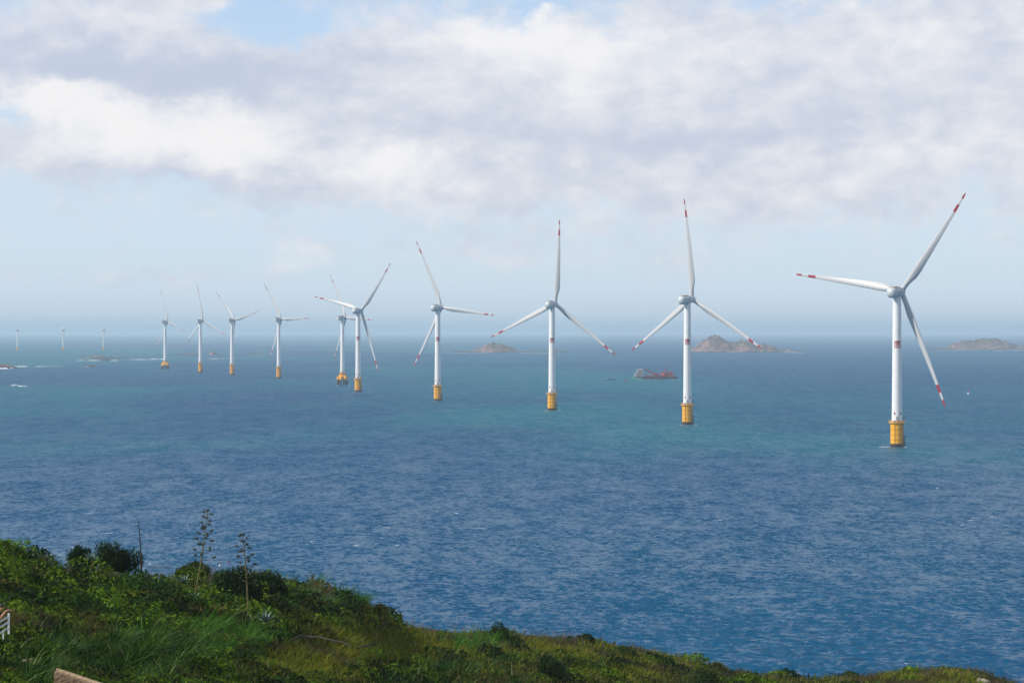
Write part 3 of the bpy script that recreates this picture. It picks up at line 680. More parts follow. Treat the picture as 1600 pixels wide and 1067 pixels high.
LOGO = ['.########.', '##########', '#..######.#'[:10], '#.#.##.#.#', '#.##.###.#', '#..#.#.#.#', '#.######.#', '#........#', '#.######.#', '#.#....#.#', '#.######.#']
def turbine_master(kind):
    """kind A: 90 m hub, monopile; kind B: 84 m hub, monopile; kind C: 84 m hub on a piled cap"""
    A = kind == 'A'; H = 90.0 if A else 84.0; t = empty('wind_turbine', (0, 0, 0))
    zt = 14.6 if A else 16.0; rb, rt = (3.02, 2.35) if A else (2.8, 2.15)
    if kind == 'C': zt = 14.8
    m = MB(); zz = np.linspace(zt, H - 2.6, 14)
    prof = []
    for z in zz:
        r_ = rb + (rt - rb) * (z - zt) / (H - zt); prof += [(r_, z)]
    m.lathe(prof, 40); tw = m.build('tower', M_TOWER, t, True)
    for z in (zt + 22, zt + 46): 
        m = MB(); r_ = rb + (rt - rb) * (z - zt) / (H - zt); m.lathe([(r_, z - .12), (r_ + .05, z - .1), (r_ + .05, z + .1), (r_, z + .12)], 40)
        m.build('flange', M_TOWER, tw, True)
    m = MB(); m.box((-.3, -rb - .02, zt + 1.9), (1.1, .2, 2.6)); m.build('door', M_GREY, tw)
    if A:
        for a in (-.62, .62):      # small red number signs low on the tower
            m = MB(); m.mi = 0; r_ = rb - .06
            m.lathe([(r_, zt + 4.2), (r_ + .12, zt + 4.2), (r_ + .12, zt + 5.6), (r_, zt + 5.6)], 4, a0=-math.pi / 2 + a - .13, a1=-math.pi / 2 + a + .13); m.build('sign', M_RED, tw)
        m = MB(); cw, chh = 3.75 / 10, 4.15 / 11; r0 = rb + (rt - rb) * (59.5 - zt) / (H - zt)
        for i, row in enumerate(LOGO):
            for j, ch in enumerate(row):
                if ch == '#':
                    a0 = -math.pi / 2 - .02 + (j - 5) * cw / r0 * 1.02; z0 = 61.6 - i * chh
                    m.lathe([(r0 - .1, z0 - chh), (r0 + .06, z0 - chh), (r0 + .06, z0 + .0), (r0 - .1, z0)], 1, a0=a0, a1=a0 + cw / r0 * 1.02)
        m.build('emblem', M_RED, tw)
    # foundation
    if kind != 'C':
        ry = 3.75 if A else 3.3; f = MB(); f.lathe([(ry, 2.0), (ry, zt - .8)], 36); fo = f.build('foundation', M_YEL, t, True)
        d = MB(); d.lathe([(ry + .03, -6), (ry + .03, 1.55), (ry - .01, 2.0)], 36); d.build('tidal_band', M_DARK, fo, True)
        for z in (4.2, 7.2, 10.2):
            m = MB(); m.lathe([(ry, z - .12), (ry + .12, z - .1), (ry + .12, z + .1), (ry, z + .12)], 36); m.build('ring', M_RUST, fo)
        for a in (-2.05, -1.0):
            m = MB(); m.tube([((ry + .2) * math.cos(a), (ry + .2) * math.sin(a), -2), ((ry + .2) * math.cos(a), (ry + .2) * math.sin(a), zt - .8)], .11, 8); m.build('cable_tube', M_RUST, fo)
        m = MB(); a = -.62
        for o_ in (-.11, .11):
            m.tube([((ry + 1.0) * math.cos(a + o_ * 1.6), (ry + 1.0) * math.sin(a + o_ * 1.6), -3), ((ry + 1.0) * math.cos(a + o_ * 1.6), (ry + 1.0) * math.sin(a + o_ * 1.6), 6.6)], .24, 8)
        for z in np.arange(0, 6.6, .8): m.tube([((ry + 1) * math.cos(a - .17), (ry + 1) * math.sin(a - .17), z), ((ry + 1) * math.cos(a + .17), (ry + 1) * math.sin(a + .17), z)], .07, 5)
        for z in (1.0, 5.8): m.tube([(ry * math.cos(a), ry * math.sin(a), z), ((ry + 1) * math.cos(a), (ry + 1) * math.sin(a), z)], .14, 6)
        m.build('boat_landing', M_DARK, fo)
        m = MB()
        for o_ in (-.06, .06): m.tube([((ry + .35) * math.cos(a + o_), (ry + .35) * math.sin(a + o_), 6), ((ry + .35) * math.cos(a + o_), (ry + .35) * math.sin(a + o_), zt)], .06, 5)
        for z in np.arange(6.3, zt, .6): m.tube([((ry + .35) * math.cos(a - .06), (ry + .35) * math.sin(a - .06), z), ((ry + .35) * math.cos(a + .06), (ry + .35) * math.sin(a + .06), z)], .035, 4)
        m.build('ladder', M_DARK, fo); rp = ry + .95
    else:
        ry = 3.4; f = MB(); f.lathe([(ry, 9.6), (ry, zt - .8)], 32); fo = f.build('foundation', M_YEL, t, True)
        for k in range(6):
            a = k * math.pi / 3 + .3; m = MB(); c, s_ = math.cos(a), math.sin(a)
            m.tube([(ry * .8 * c, ry * .8 * s_, 11.2), (5.6 * c, 5.6 * s_, 8.6)], [1.5, 1.5], 10); m.lathe([(1.55, 6.4), (1.55, 10.0), (.6, 10.3)], 14, (5.6 * c, 5.6 * s_, 0)); m.build('pile_sleeve', M_YEL, fo, True)
            m = MB(); m.tube([(7.4 * c, 7.4 * s_, -5), (5.6 * c, 5.6 * s_, 7)], .95, 10); m.build('pile', M_DARK, fo, True)
        m = MB(); m.lathe([(0, 7.2), (5.2, 7.2), (5.4, 9.4), (0, 9.8)], 24); m.build('cap', M_YEL, fo, True); rp = ry + .8
    # platform with railing and crane
    m = MB(); m.lathe([(rb - .3, zt - .8), (rp, zt - .8), (rp + .15, zt - .55), (rp, zt - .3), (rb - .3, zt - .3)], 36); pf = m.build('platform', M_YEL, t)
    m = MB()
    for k in range(24):
        a = k * math.pi / 12; m.tube([(rp * math.cos(a), rp * math.sin(a), zt - .4), (rp * math.cos(a), rp * math.sin(a), zt + .85)], .05, 5)
    for z in (zt + .25, zt + .85): m.tube([(rp * math.cos(k * math.pi / 18), rp * math.sin(k * math.pi / 18), z) for k in range(37)], .05, 5, False)
    m.build('guard_rail', M_YEL, pf)
    m = MB(); m.tube([(rp * .85, -1.2, zt - .3), (rp * .85, -1.2, zt + 3.4), (rp * .85 + 1.0, -2.6, zt + 4.3)], [.2, .16, .1], 8); m.build('davit_crane', M_SEAM, pf, True)
    m = MB(); m.box((-1.9, -rb - .65, zt + .3), (1.7, .8, 1.3)); m.build('cabinet', M_GREY, pf)
    m = MB(); m.box((1.0, -rb - .5, zt + .2), (.5, .5, 1.2)); m.box((1.0, -rb - .5, zt + 1.0), (.3, .3, .5)); m.build('equipment', M_SEAM, pf)
    # nacelle, local +y is the rotor side
    hr = 3.1 if A else 2.4; m = MB(); ny = 22; L0, L1 = (-8.6, 2.6) if A else (-7.8, 2.4); vs = []; fs = []; nk = 28
    pw = 2.6 if A else 5.0
    for i in range(ny):
        q = i / (ny - 1); y = L0 + (L1 - L0) * q
        s_ = (1 - (1 - min(q / .28, 1)) ** 2.4) ** .5 if A else (1 - (1 - min(q / .12, 1)) ** 3) ** .4
        s_ = max(s_, .02) * (1 - .10 * max(q - .85, 0) / .15)
        for k in range(nk):
            a = 2 * math.pi * k / nk; c, s2 = math.cos(a), math.sin(a); rr = (abs(c) ** pw + abs(s2) ** pw) ** (-1 / pw)
            vs.append((c * rr * hr * s_, y, s2 * rr * hr * s_))
    for i in range(ny - 1):
        for k in range(nk): a, b = i * nk + k, i * nk + (k + 1) % nk; fs.append((a, a + nk, b + nk, b))
    fs.append(tuple(range(nk))); fs.append(tuple(range((ny - 1) * nk, ny * nk))[::-1]); m.add(vs, fs)
    na = m.build('nacelle', M_NAC, t, True); na.location = (0, 0, H)
    if A:
        for s_ in (-1, 1):
            m = MB(); vs = [];  P = [(2.25, 0), (2.35, .25), (2.1, .4), (0, .48)]
            m.lathe(P, 28); cv = m.build('side_cover', M_NAC, na, True); cv.rotation_euler = (0, s_ * math.pi / 2, 0); cv.location = (s_ * (hr - .15), -1.4, 0)
            m = MB(); m.lathe([(.5, .0), (.5, .25), (0, .3)], 14); c2 = m.build('vent', M_SEAM, na); c2.rotation_euler = (0, s_ * math.pi / 2, 0); c2.location = (s_ * (hr + .28), -1.4, 0)
        m = MB(); m.box((0, -3.5, hr + .1), (3.4, 5.6, .22)); m.build('roof_hatch', M_YEL2, na)
    else:
        m = MB(); m.box((0, -3.0, hr + .45), (4.4, 8.6, .18))
        for x in (-2, 2):
            for y in (-7, -5, -3, -1, 1): m.tube([(x, y, hr - .2), (x, y, hr + .5)], .09, 5)
        m.build('roof_rail', M_RED, na)
    m = MB(); m.tube([(0, -5.6, hr * .7), (0, -5.6, hr + 2.2)], .07, 5); m.box((0, -5.6, hr + 2.2), (.9, .1, .1)); m.build('wind_vane', M_SEAM, na)
    # hub: flange gap then spinner
    m = MB(); m.lathe([(1.9, 2.3), (1.95, 3.1)], 24); m.build('shaft_collar', M_SEAM, na).rotation_euler = (-math.pi / 2, 0, 0)
    m = MB(); r_ = 2.45 if A else 2.1
    m.lathe([(1.5, -2.2), (r_ * .95, -1.9), (r_, -.6), (r_ * .98, .6), (r_ * .8, 1.7), (r_ * .42, 2.6), (0, 2.9)], 28); hb = m.build('hub', M_NAC, t, True)
    for k in range(3):
        b = link('blade', BLADE_A if A else BLADE_B, t)
    t['_H'] = H; return t
M_YEL2 = mat('roof_ochre', (.45, .34, .14), .6)

def copy_tree(o, parent=None):
    c = o.copy(); col.objects.link(c); c.parent = parent
    for ch in list(o.children): copy_tree(ch, c)
    return c
def pose(t, H, az, ph, tilt=R(5), ov=5.0):
    a = -az      # blender z rotation for azimuth clockwise from +y
    base = Matrix.Rotation(a, 4, 'Z') @ Matrix.Rotation(tilt, 4, 'X')
    bl = 0
    for ch in t.children:
        nm = ch.name.split('.')[0]
        if nm == 'nacelle': ch.matrix_local = Matrix.Translation((0, 0, H)) @ base
        elif nm == 'hub': ch.matrix_local = Matrix.Translation((0, 0, H)) @ base @ Matrix.Translation((0, ov, 0)) @ Matrix.Rotation(-math.pi / 2, 4, 'X')
        elif nm == 'blade':
            ch.matrix_local = Matrix.Translation((0, 0, H)) @ base @ Matrix.Translation((0, ov, 0)) @ Matrix.Rotation(ph + bl * 2 * math.pi / 3, 4, 'Y'); bl += 1
GA = 'wind turbines standing in the sea'
TURB = [  # kind, pixel x, pixel y of the foot, hub height, azimuth, phase, blade length, label
    ('A', 1401.5, 698, 90, 38.1, 38.7, 71.8, 'nearest and largest wind turbine, far right, yellow foundation and red emblem'),
    ('A', 1074, 663, 90, 46.2, 118.9, 73.0, 'wind turbine with one blade upright, standing between the crane barge and the humped island'),
    ('A', 862.5, 641, 90, 32.7, 6.8, 72.4, 'wind turbine with one vertical blade between the conical island and the crane barge'),
    ('A', 684, 626, 90, 43.1, 96.4, 71.1, 'wind turbine with red emblem standing left of the conical island'),
    ('A', 559.5, 612, 90, 39.2, 43.1, 71.6, 'wind turbine with red emblem whose blades cross the turbine on dark piles'),
    ('C', 535, 601, 84, 53.1, 92.6, 61.9, 'white wind turbine on a wide yellow cap with dark piles, half behind another turbine'),
    ('B', 435.5, 591, 84, 43.3, 88.4, 62.0, 'white wind turbine with one blade pointing level right, nearest of the four hazy ones'),
    ('B', 362.5, 586, 84, 45.6, 77.1, 60.5, 'hazy wind turbine with one blade raised to the right, on an orange pile'),
    ('B', 313, 582, 84, 43.5, 112.8, 61.5, 'hazy wind turbine with two blades pointing down, beside the one on splayed piles'),
    ('C', 258, 577, 84, 52.7, 105.4, 62.0, 'hazy wind turbine on splayed piles, leftmost of the middle row'),
    ('B', 161.8, 548.2, 71.5, 50, 40, 40, 'faint distant wind turbine, rightmost of the three on the horizon'),
    ('B', 98.8, 548.2, 71.5, 45, 60, 40, 'faint distant wind turbine, middle of the three on the horizon'),
    ('B', 27.3, 548.4, 71.5, 40, 92, 40, 'faint distant wind turbine, leftmost of the three on the horizon')]
masters = {}
for kind, px, py, H, az, ph, bl, label in TURB:
    if kind not in masters: masters[kind] = t = turbine_master(kind)
    else: t = copy_tree(masters[kind])
    H0 = 90.0 if kind == 'A' else 84.0
    pose(t, H0, R(az), R(ph)); t.location = sea_at(px, py)
    nb = 71.8 if kind == 'A' else 61.8
    for ch in t.children:
        if ch.name.startswith('blade'): k = bl / nb * (H0 / H if H < 80 else 1); ch.scale = (k, k, k)
    if H < 80: s_ = H / 84.0; t.scale = (s_, s_, s_)
    if '_H' in t: del t['_H']
    tag(t, label, 'wind turbine', GA)

# ------------------------------------------------------------------ islands and reefs
def island_mat():
    m = bpy.data.materials.new('island_rock'); m.use_nodes = True; nt = m.node_tree; b = nt.nodes['Principled BSDF']; g = G(nt)
    tc = g.n('ShaderNodeTexCoord'); v = tc.outputs['Object']; ge = g.n('ShaderNodeNewGeometry'); sp = g.n('ShaderNodeSeparateXYZ'); nt.links.new(ge.outputs['Normal'], sp.inputs[0])
    sz = g.n('ShaderNodeSeparateXYZ'); nt.links.new(v, sz.inputs[0])
    n1 = g.noise(v, .045, 8, .62); n2 = g.noise(v, .02, 4, .6)
    rock_ = g.mix(g.smooth(n1, .38, .62), (.10, .055, .05), (.33, .20, .17))
    c = g.mix(g.smooth(S(g, sp.outputs[2]) + (n2 - .5) * 1.2 + S(g, sz.outputs[2]) * .004, .84, 1.05) * .6, rock_, (.065, .075, .040))
    c = g.mix(g.smooth(S(g, sz.outputs[2]) + (n1 - .5) * 3.0, 3.2, 1.6), c, (.05, .04, .035))
    g.put(b.inputs['Base Color'], c); b.inputs['Roughness'].default_value = .95; b.inputs['Specular IOR Level'].default_value = .1
    bp = g.n('ShaderNodeBump'); bp.inputs['Strength'].default_value = 1; bp.inputs['Distance'].default_value = 6
    g.put(bp.inputs['Height'], n1); nt.links.new(bp.outputs[0], b.inputs['Normal']); return m
M_ISL = island_mat()
SURF = []
def island(prof, wy, label, seed, cat='island', depth=.55, name='island', foam=.35):
    """prof: [(pixel x, pixel y of the skyline)]; wy: pixel row of the waterline"""
    c0 = sea_at((prof[0][0] + prof[-1][0]) / 2, wy); d = c0.y; s_ = d / F
    xs = np.array([(p[0] - 800) * s_ for p in prof]) - c0.x; hs = np.array([(wy - p[1]) * s_ for p in prof])
    Wd = xs[-1] - xs[0]; D = Wd * depth; nx = max(40, min(180, int(Wd / 4))); nyy = max(20, int(nx * .5))
    gx, gy = np.meshgrid(np.linspace(xs[0], xs[-1], nx), np.linspace(-1, 1, nyy)); h = np.interp(gx, xs, hs)
    hm = max(hs.max(), 1); loc = np.clip(h / hm, .12, 1) ** .6; yy = gy / loc
    cr = np.abs(vnoise((gx + seed * 31) / (hm * .9), gy * D / (hm * .9)) - .5) * 2; fb = fbm((gx + seed * 77) / (hm * .25 + 4), gy * D / (hm * .25 + 4), 4)
    z = h * np.clip(1 - np.abs(yy) ** 1.7, -.2, 1) * (.56 + .50 * fb + .16 * (1 - cr)) + np.clip(h, 0, 6) * (fb - .5) * .9
    z = np.where(np.abs(yy) >= .999, -4, z); z[:, 0] = -4; z[:, -1] = -4; z[0] = -4; z[-1] = -4
    v = np.stack([gx, gy * D * .5 + D * .42, z], -1).reshape(-1, 3); i = np.arange(nyy - 1)[:, None]; j = np.arange(nx - 1)[None]
    f = np.stack([i * nx + j, i * nx + j + 1, (i + 1) * nx + j + 1, (i + 1) * nx + j], -1).reshape(-1, 4)
    o = link(name, np_mesh(name, v, f, [M_ISL], smooth=True)); o.location = c0; tag(o, label, cat)
    if foam: SURF.append((c0.x + xs[0], c0.x + xs[-1], d + D * .05, foam, seed))
    return o
island([(700, 551), (712, 549.5), (735, 549), (742, 546.5), (752, 543.5), (760, 538.5), (768, 536.3), (776, 537), (783, 536.5), (790, 539), (800, 543.5), (808, 548), (820, 550), (850, 549.5), (862, 547.5), (880, 549), (890, 551)], 551.3, 'conical brown island with low flat tails, left of the middle turbine', 1)
island([(1075, 549), (1086, 545), (1094, 538), (1100, 534.5), (1108, 528.5), (1113, 526), (1117, 524), (1122, 524.3), (1128, 525), (1132, 528), (1138, 530), (1148, 533.5), (1156, 533), (1164, 530.5), (1170, 530.5), (1178, 535), (1186, 538.5), (1194, 537), (1205, 538.5), (1213, 541), (1217, 546), (1225, 547), (1236, 545), (1250, 547.5), (1262, 549.5)], 550.3, 'large brown humped island behind the second turbine from the right', 2)
island([(1446, 545.5), (1470, 544.6), (1484, 544), (1492, 541), (1500, 536), (1512, 532), (1524, 533), (1534, 531.5), (1541, 530), (1552, 528), (1562, 528.5), (1572, 531), (1581, 532), (1587, 537), (1600, 540), (1640, 545)], 546.2, 'rocky pinkish island at the right edge of the picture', 3)
RG = 'low reefs in the haze on the left'
island([(-40, 574), (-20, 570), (4, 569), (12, 570), (18, 572.5), (24, 574)], 575.5, 'dark reef cut by the left edge of the picture', 4, 'reef', name='reef', foam=1)
island([(24, 572.3), (34, 571.4), (42, 572.3)], 572.8, 'tiny rock just right of the dark reef at the left edge', 5, 'reef', name='reef', foam=.9)
island([(126, 572.5), (131, 571), (140, 570.5), (144, 570), (150, 571.8), (153, 572.5)], 573, 'short reef below the long low islet on the left', 6, 'reef', name='reef', foam=.6)
island([(118, 559.3), (136, 557.5), (144, 557), (148, 555), (152, 556.3), (165, 557.6), (180, 558.2), (195, 557.8), (210, 559.4)], 559.8, 'long low islet below the rightmost distant turbine', 7, 'reef', name='reef', foam=.25, depth=.2)
island([(118, 563), (140, 562.5), (160, 561.3), (178, 562), (186, 563)], 563.4, 'thin reef just in front of the long low islet', 8, 'reef', name='reef', foam=.8, depth=.2)
island([(262, 554.8), (280, 553.6), (292, 552.6), (300, 552), (309, 553.5), (320, 554.4), (327, 553.5), (331, 548.3), (335, 550), (338, 553.6), (352, 554.8)], 555, 'low islet with one rock knob behind the small turbines', 9, 'reef', name='reef', foam=.15, depth=.2)
island([(380, 553), (395, 551.8), (405, 551.9), (418, 553)], 553.4, 'faint low islet left of the turbine with the level blade', 10, 'reef', name='reef', foam=.3, depth=.2)
M_FOAM = mat('sea_foam', (.80, .83, .86), .9, wear=.3, scale=.2)
def build_surf():
    V = []; Fc = []; g_ = np.random.default_rng(5)
    def strip(x0, x1, y, w, hgt):
        n = max(8, int((x1 - x0) / 5)); b = len(V)
        for i in range(n + 1):
            x = x0 + (x1 - x0) * i / n; e = max(0.0, math.sin(math.pi * i / n)) ** .5; k = (.35 + g_.random() * .9) * e
            V.extend([(x, y - w * k, .12), (x, y, .12 + hgt * k), (x, y + w * k * .6, .12)])
        for i in range(n):
            for j in range(2): a = b + i * 3 + j; Fc.append((a, a + 1, a + 4, a + 3))
    for x0, x1, d, k, s_ in SURF:
        n = int(2 + 6 * k); 
        for i in range(n):
            a = g_.uniform(x0, x1); L = g_.uniform(.05, .3) * (x1 - x0); strip(a - L / 2, a + L / 2, d - g_.uniform(5, 30), 8, 1.6 * k)
    def pxs(xa, xb, y, h): p = sea_at(xa, y); q = sea_at(xb, y); strip(p.x, q.x, p.y, 14 if h > .25 else 2.2, h)
    for a in ((17, 30, 602.5, 1.6), (28, 44, 603.5, .8), (55, 68, 572.8, 1.0), (62, 100, 572.5, .3), (1372, 1392, 698.6, .2), (1412, 1419, 699, .2), (1062, 1066, 664, .2), (1083, 1090, 663.8, .2), (852, 857, 642, .2), (870, 877, 641.6, .2), (676, 680, 627, .2), (552, 556, 613, .2), (524, 530, 602.5, .2), (543, 549, 602.6, .2), (990, 1010, 593.4, .2), (1040, 1066, 593.2, .2), (24, 45, 573, 1.2), (-5, 15, 576.5, 1.4), (172, 186, 563.5, 1.2), (200, 232, 562, 1.0), (232, 252, 561.5, 1.4),
              (326, 342, 560.8, 1.0), (340, 375, 560.5, .28), (383, 420, 555.5, .3), (1552, 1572, 548.3, .8), (1574, 1600, 547, .9), (1448, 1530, 547.5, .4), (1235, 1262, 551, .5), (246, 262, 561.5, 1.6)): pxs(*a)
    me = bpy.data.meshes.new('surf'); me.from_pydata(V, [], Fc); me.materials.append(M_FOAM)
    tag(link('surf', me), 'white surf breaking along the reefs and islands', 'surf', kind='stuff')
build_surf()

# ------------------------------------------------------------------ vessels and buoys
M_HULL = mat('hull_blue', (.05, .07, .12), .6, wear=.5, scale=.3); M_HRED = mat('hull_red', (.35, .04, .04), .6, wear=.4, scale=.3)
M_GREEN = mat('hull_green', (.10, .38, .26), .6, wear=.3, scale=.4); M_CAB = mat('cabin_cream', (.50, .50, .45), .6, wear=.3, scale=.5)
M_CRED = mat('crane_red', (.30, .028, .03), .5, wear=.4, scale=.3); M_ORG = mat('crane_orange', (.60, .14, .08), .5); M_PINK = mat('deckhouse_wall', (.20, .14, .12), .6, wear=.4, scale=.5); M_WIN = mat('dark_glass', (.03, .04, .05), .2); M_YL = mat('yellow_steel', (.6, .45, .08), .6)
def build_barge():
    o = sea_at(1023, 592.3); k = o.y / F; t = empty('crane_barge', o); tag(t, 'red floating crane barge with a cream deckhouse and a lowered boom', 'barge')
    def X(px): return (px - 1023) * k
    def Z(py): return (592.3 - py) * k
    W = 10
    m = MB()
    for a, b, z0, z1, mi in ((1003, 1058.5, -.8, Z(588.6), 0), (987.5, 1003, -.8, Z(590.2), 1)):
        m.mi = mi; x0, x1 = X(a), X(b); bow = 3.0
        vs = [(x0, -W, z0), (x1 - bow, -W, z0), (x1 - bow, W, z0), (x0, W, z0), (x0 - (.8 if mi else 0), -W, z1), (x1, -W, z1), (x1, W, z1), (x0 - (.8 if mi else 0), W, z1)]
        m.add(vs, [(0, 3, 2, 1), (4, 5, 6, 7), (0, 1, 5, 4), (1, 2, 6, 5), (2, 3, 7, 6), (3, 0, 4, 7)])
    hl = m.build('hull', [M_HULL, M_GREEN], t)
    m = MB(); m.box(((X(1008) + X(1034)) / 2, -W - .1, .35), (X(1034) - X(1008), .2, 1.4)); m.build('boot_stripe', M_HRED, hl)
    m = MB(); m.box(((X(1004) + X(1058)) / 2, -W - .12, Z(588.6)), (X(1058) - X(1004), .25, .5)); 
    for px in range(1006, 1058, 4): m.box((X(px), -W - .3, Z(589.8)), (.8, .4, 2.0))
    m.build('fender', M_DARK, hl)
    m = MB(); z = Z(590.2)
    dk = [(992.5, 1004.5, 3.0), (993.5, 1004.2, 2.8), (995, 1004.0, 2.8), (997.5, 1003.5, 2.4)]
    tiers = []
    for a, b, h_ in dk:
        m.box(((X(a) + X(b)) / 2, 0, z + h_ / 2), (X(b) - X(a), 2 * W - 3 - (z * .3), h_)); tiers.append((a, b, z, h_)); z += h_ + .2
    dh = m.build('deckhouse', M_PINK, t)
    for a, b, z0, h_ in tiers:
        m = MB(); m.box(((X(a) + X(b)) / 2 - .4, 0, z0 + h_ + .1), (X(b) - X(a) + 2.4, 2 * W - 1.0 - z0 * .3, .55)); m.build('deck', M_TOWER, dh)
    for a, b, z0, h_ in tiers:
        yy = -(2 * W - 3 - z0 * .3) / 2 - .06
        for i in range(5):
            m = MB(); m.box((X(a) + (X(b) - X(a)) * (i + .5) / 5, yy, z0 + h_ * .58), (1.1, .12, .9)); m.build('window', M_WIN, dh)
    m = MB(); m.tube([(X(1002), 0, z), (X(1002), 0, z + 2.2)], .22, 6); m.box((X(1002), 0, z + 1.4), (2.2, .2, .2)); m.build('mast', M_CAB, dh)
    m = MB(); m.lathe([(1.0, 0), (1.0, 2.4), (.9, 2.5)], 14, (X(998.5), 3, z - 2)); m.build('funnel', M_WIN, dh, True)
    # lattice boom resting forward over the deckhouse
    A_, B_ = Vector((X(1006.5), 0, Z(577.2))), Vector((X(1031), 0, Z(587.4))); d_ = B_ - A_; m = MB(); s1 = Vector((0, 1.5, 0)); up = Vector((.5, 0, 1.5))
    for a in (s1, -s1):
        for b in (up * .55, -up * .55): m.tube([A_ + a * .5 + b * .5, B_ + a + b], .42, 6)
    N = 11
    for i in range(N):
        p, q = A_ + d_ * i / N, A_ + d_ * (i + 1) / N; w0, w1 = .5 + .5 * i / N, .5 + .5 * (i + 1) / N
        for sgn in (1, -1): m.tube([p + s1 * sgn * w0 + up * .55 * w0, q + s1 * sgn * w1 - up * .55 * w1], .24, 5); m.tube([p + s1 * sgn * w0 - up * .55 * w0, q + s1 * sgn * w1 + up * .55 * w1], .16, 5)
    bo = m.build('boom', M_CRED, t); m = MB(); m.lathe([(.8, -.5), (.8, .5)], 10, A_); m.build('sheave', M_HULL, bo)
    m = MB(); m.box((X(1025.5), 0, Z(584.8)), (3.4, 5, 4.4)); m.tube([(X(1025.5), 0, Z(588.6)), (X(1025.5), 0, Z(583))], 1.2, 10); m.build('boom_rest', M_CRED, t)
    # crane house
    m = MB(); x0, x1 = X(1030.5), X(1051); z0, z1 = Z(587.6), Z(581.5)
    vs = [(x0, -5, z0), (x1, -5, z0), (x1, 5, z0), (x0, 5, z0), (X(1033.5), -5, z1), (x1, -5, z1), (x1, 5, z1), (X(1033.5), 5, z1)]
    m.add(vs, [(0, 3, 2, 1), (4, 5, 6, 7), (0, 1, 5, 4), (1, 2, 6, 5), (2, 3, 7, 6), (3, 0, 4, 7)]); m.box((X(1048), 0, z1 + .4), (4, 8, .8)); m.lathe([(4.6, Z(588.8)), (4.6, z0 + .02)], 20, ((x0 + x1) / 2, 0, 0)); ch = m.build('crane_house', M_CRED, t)
    m = MB(); m.box((X(1035), -5.3, Z(584.2)), (5.2, 1.0, 4.0)); m.build('operator_cab', M_ORG, ch)
    m = MB(); m.box((X(1044), -5.05, Z(583.4)), (6.0, .12, 1.4)); m.build('louvre', M_HULL, ch)
    m = MB(); top = Vector((X(1039.5), 0, Z(574.6)))
    for y in (-2.2, 2.2):
        m.tube([(X(1037), y, z1), (top.x, y * .4, top.z)], .34, 6); m.tube([(X(1043), y, z1), (top.x + .5, y * .4, top.z)], .34, 6); m.tube([(X(1037.8), y * .8, Z(578.8)), (X(1041.5), y * .8, Z(578.8))], .26, 6)
    m.box(top, (1.8, 2.4, 1.0)); m.build('a_frame', M_CRED, ch)
    m = MB(); m.tube([top, A_ + Vector((0, 0, .9))], .13, 5); m.tube([top + Vector((0, .7, 0)), A_ + Vector((0, .7, .9))], .13, 5); m.tube([top, (X(1050), 0, z1)], .13, 5); m.build('cable', M_HULL, ch)
    m = MB(); m.tube([(X(1008), -6, Z(586)), (X(1017), -6, Z(586.4))], .35, 6); m.box((X(1010), -6, Z(587.4)), (.5, .5, 2.2)); m.box((X(1016), -6, Z(587.4)), (.5, .5, 2.2)); m.build('gangway', M_YL, t)
    for i, (px, w_, h_, mt) in enumerate(((1012, 3.4, 2.4, M_CRED), (1016, 2.6, 1.6, M_HULL), (1019.5, 3.0, 3.0, M_RUST), (1028.5, 3.2, 2.2, M_HULL), (1054, 3.0, 2.0, M_CRED), (1057, 1.6, 1.4, M_CAB))):
        m = MB(); m.box((X(px), -5.5, Z(588.6) + h_ / 2), (w_, 3, h_)); m.box((X(px), -5.5, Z(588.6) + h_ + .1), (w_ * .7, 2, .3)); m.build('deck_container', mt, t)
    for px in (1007, 1020, 1047):
        m = MB(); m.tube([(X(px), 4, Z(588.6)), (X(px), 4, Z(579.5))], .2, 6); m.box((X(px), 4, Z(580.5)), (1.6, .2, .2)); m.build('light_mast', M_GREY, t)
    for px in (1008, 1022, 1055):
        m = MB(); m.lathe([(.9, 0), (.9, 1.6), (1.2, 1.7), (1.2, 1.9), (0, 1.9)], 10, (X(px), -8, Z(588.6))); m.build('winch', M_HULL, t)
    m = MB()
    for px in range(1046, 1059, 2): m.tube([(X(px), -W + .2, Z(588.6)), (X(px), -W + .2, Z(587.4))], .08, 4)
    m.tube([(X(1046), -W + .2, Z(587.4)), (X(1058), -W + .2, Z(587.4))], .08, 4); m.build('deck_rail', M_GREY, t)
build_barge()
def build_boat():
    o = sea_at(953, 593.5); k = o.y / F; t = empty('small_boat', o); tag(t, 'small dark flat workboat left of the crane barge', 'boat'); L = 18 * k; m = MB()
    secs = [(-.5, 1.2, 1.0), (-.42, 1.9, .9), (0, 2.0, .85), (.38, 1.8, 1.0), (.5, .3, 1.5)]; vs = []; fs = []
    for x, w, z in secs: vs += [(x * L, -w * .7, -.5), (x * L, -w, z), (x * L, w, z), (x * L, w * .7, -.5)]
    for i in range(4):
        for j in range(4): a = i * 4 + j; b = i * 4 + (j + 1) % 4; fs.append((a, b, b + 4, a + 4))
    fs += [(0, 3, 2, 1), (16, 17, 18, 19)]; m.add(vs, fs); m.build('hull', M_HULL, t)
    m = MB(); m.box((0, 0, 1.6), (2.4, 2.2, 1.8)); m.box((-.1, 0, 2.6), (2.9, 2.6, .2)); c = m.build('cabin', M_HULL, t); m = MB(); m.box((0, -1.12, 1.9), (1.6, .06, .6)); m.build('window', M_CAB, c)
    m = MB(); m.box((-5.4, 0, 1.15), (4.2, 2.8, .7)); m.build('deck_load', M_CAB, t)
    m = MB(); m.tube([(.2, 0, 2.6), (.2, 0, 4.2)], .07, 5); m.build('mast', M_HULL, t)
build_boat()
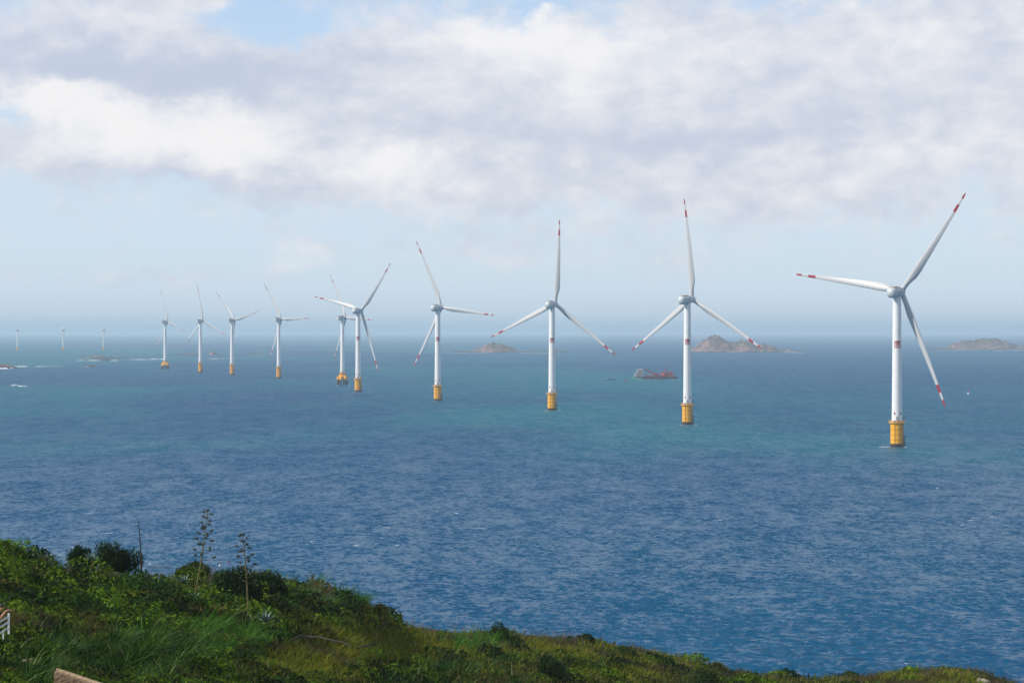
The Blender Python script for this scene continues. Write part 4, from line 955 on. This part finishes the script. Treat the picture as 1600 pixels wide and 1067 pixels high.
def buoy(px, py, h, r_, mt, mt2, label, lean=0.0, group=None, name='buoy'):
    t = empty(name, sea_at(px, py)); tag(t, label, 'buoy', group); t.rotation_euler = (0, lean, 0)
    m = MB(); m.lathe([(r_ * .7, -.6), (r_, 0), (r_, h * .22), (r_ * .75, h * .30)], 14); m.build('float', mt2, t, True)
    m = MB()
    for k in range(3):
        a = k * 2.094; m.tube([(r_ * .6 * math.cos(a), r_ * .6 * math.sin(a), h * .26), (r_ * .12 * math.cos(a), r_ * .12 * math.sin(a), h * .82)], r_ * .12, 6)
    m.lathe([(r_ * .22, h * .28), (r_ * .4, h * .6), (r_ * .3, h * .85), (r_ * .15, h)], 10); m.build('marker', mt, t, True); return t
buoy(1513, 616.0, 4.8, 1.1, M_ORG, M_TOWER, 'small orange and white buoy right of the nearest turbine')
def spar():
    t = empty('spar_buoy', sea_at(979.5, 598)); tag(t, 'dark red leaning spar buoy between the small boat and the crane barge', 'buoy'); t.rotation_euler = (0, R(-26), 0)
    m = MB(); m.tube([(0, 0, -1.5), (0, 0, 5.8)], [.75, .5], 10); m.build('pole', M_HRED, t, True); m = MB(); m.lathe([(.62, 3.2), (.62, 4.2)], 10); m.build('band', M_HULL, t)
    m = MB(); m.lathe([(0, 5.7), (.55, 6.1), (0, 6.7)], 10); m.build('top_mark', M_HRED, t)
spar()
def floater(px, py, r_, mt, label, flag=0, group='floats moored below the headland'):
    t = empty('float', sea_at(px, py)); tag(t, label, 'float', group)
    m = MB(); m.lathe([(0, -r_ * .7), (r_ * .8, -r_ * .4), (r_, 0), (r_ * .8, r_ * .55), (0, r_ * .9)], 14); m.build('ball', mt, t, True)
    m = MB(); m.lathe([(r_ * .12, r_ * .8), (r_ * .12, r_ * .8 + .12 + flag)], 6)
    if flag: m.box((.28, 0, r_ * .8 + flag - .1), (.5, .04, .4))
    m.build('staff', M_RED if flag else M_GREY, t)
floater(248, 886, .42, M_TOWER, 'white float with a dark line beside it, below the dead stalk'); floater(343.5, 883.3, .38, M_TOWER, 'white float right of the leaning flower stalk')
floater(266, 887, .3, M_RED, 'red float at the end of the dark floating line'); floater(281, 889, .25, M_RED, 'small red float right of the floating line')
floater(356.5, 882.5, .22, M_RED, 'red flagged marker float between the two living flower stalks', 1.0)
m = MB(); P = [sea_at(x, y) + Vector((0, 0, .35)) for x, y in ((228, 887), (238, 886.2), (246, 886.6), (256, 886.4), (265, 887.1))]; m.tube(P, .12, 6)
tag(m.build('floating_line', M_HULL, None, True), 'dark floating line between the white and the red float', 'rope')

# ------------------------------------------------------------------ sea air
def build_haze():
    m = bpy.data.materials.new('sea_haze'); m.use_nodes = True; nt = m.node_tree; nt.nodes.clear(); g = G(nt)
    out = g.n('ShaderNodeOutputMaterial'); pv = g.n('ShaderNodeVolumePrincipled'); pv.inputs['Color'].default_value = (.70, .88, 1.0, 1)
    pv.inputs['Density'].default_value = 6.8e-5; pv.inputs['Anisotropy'].default_value = .1; nt.links.new(pv.outputs[0], out.inputs['Volume'])
    mb = MB(); mb.box((0, 22000, 83), (104000, 60000 + 36000, 174)); o = mb.build('haze', m)
    tag(o, 'pale blue sea haze', 'haze', kind='stuff')
build_haze()
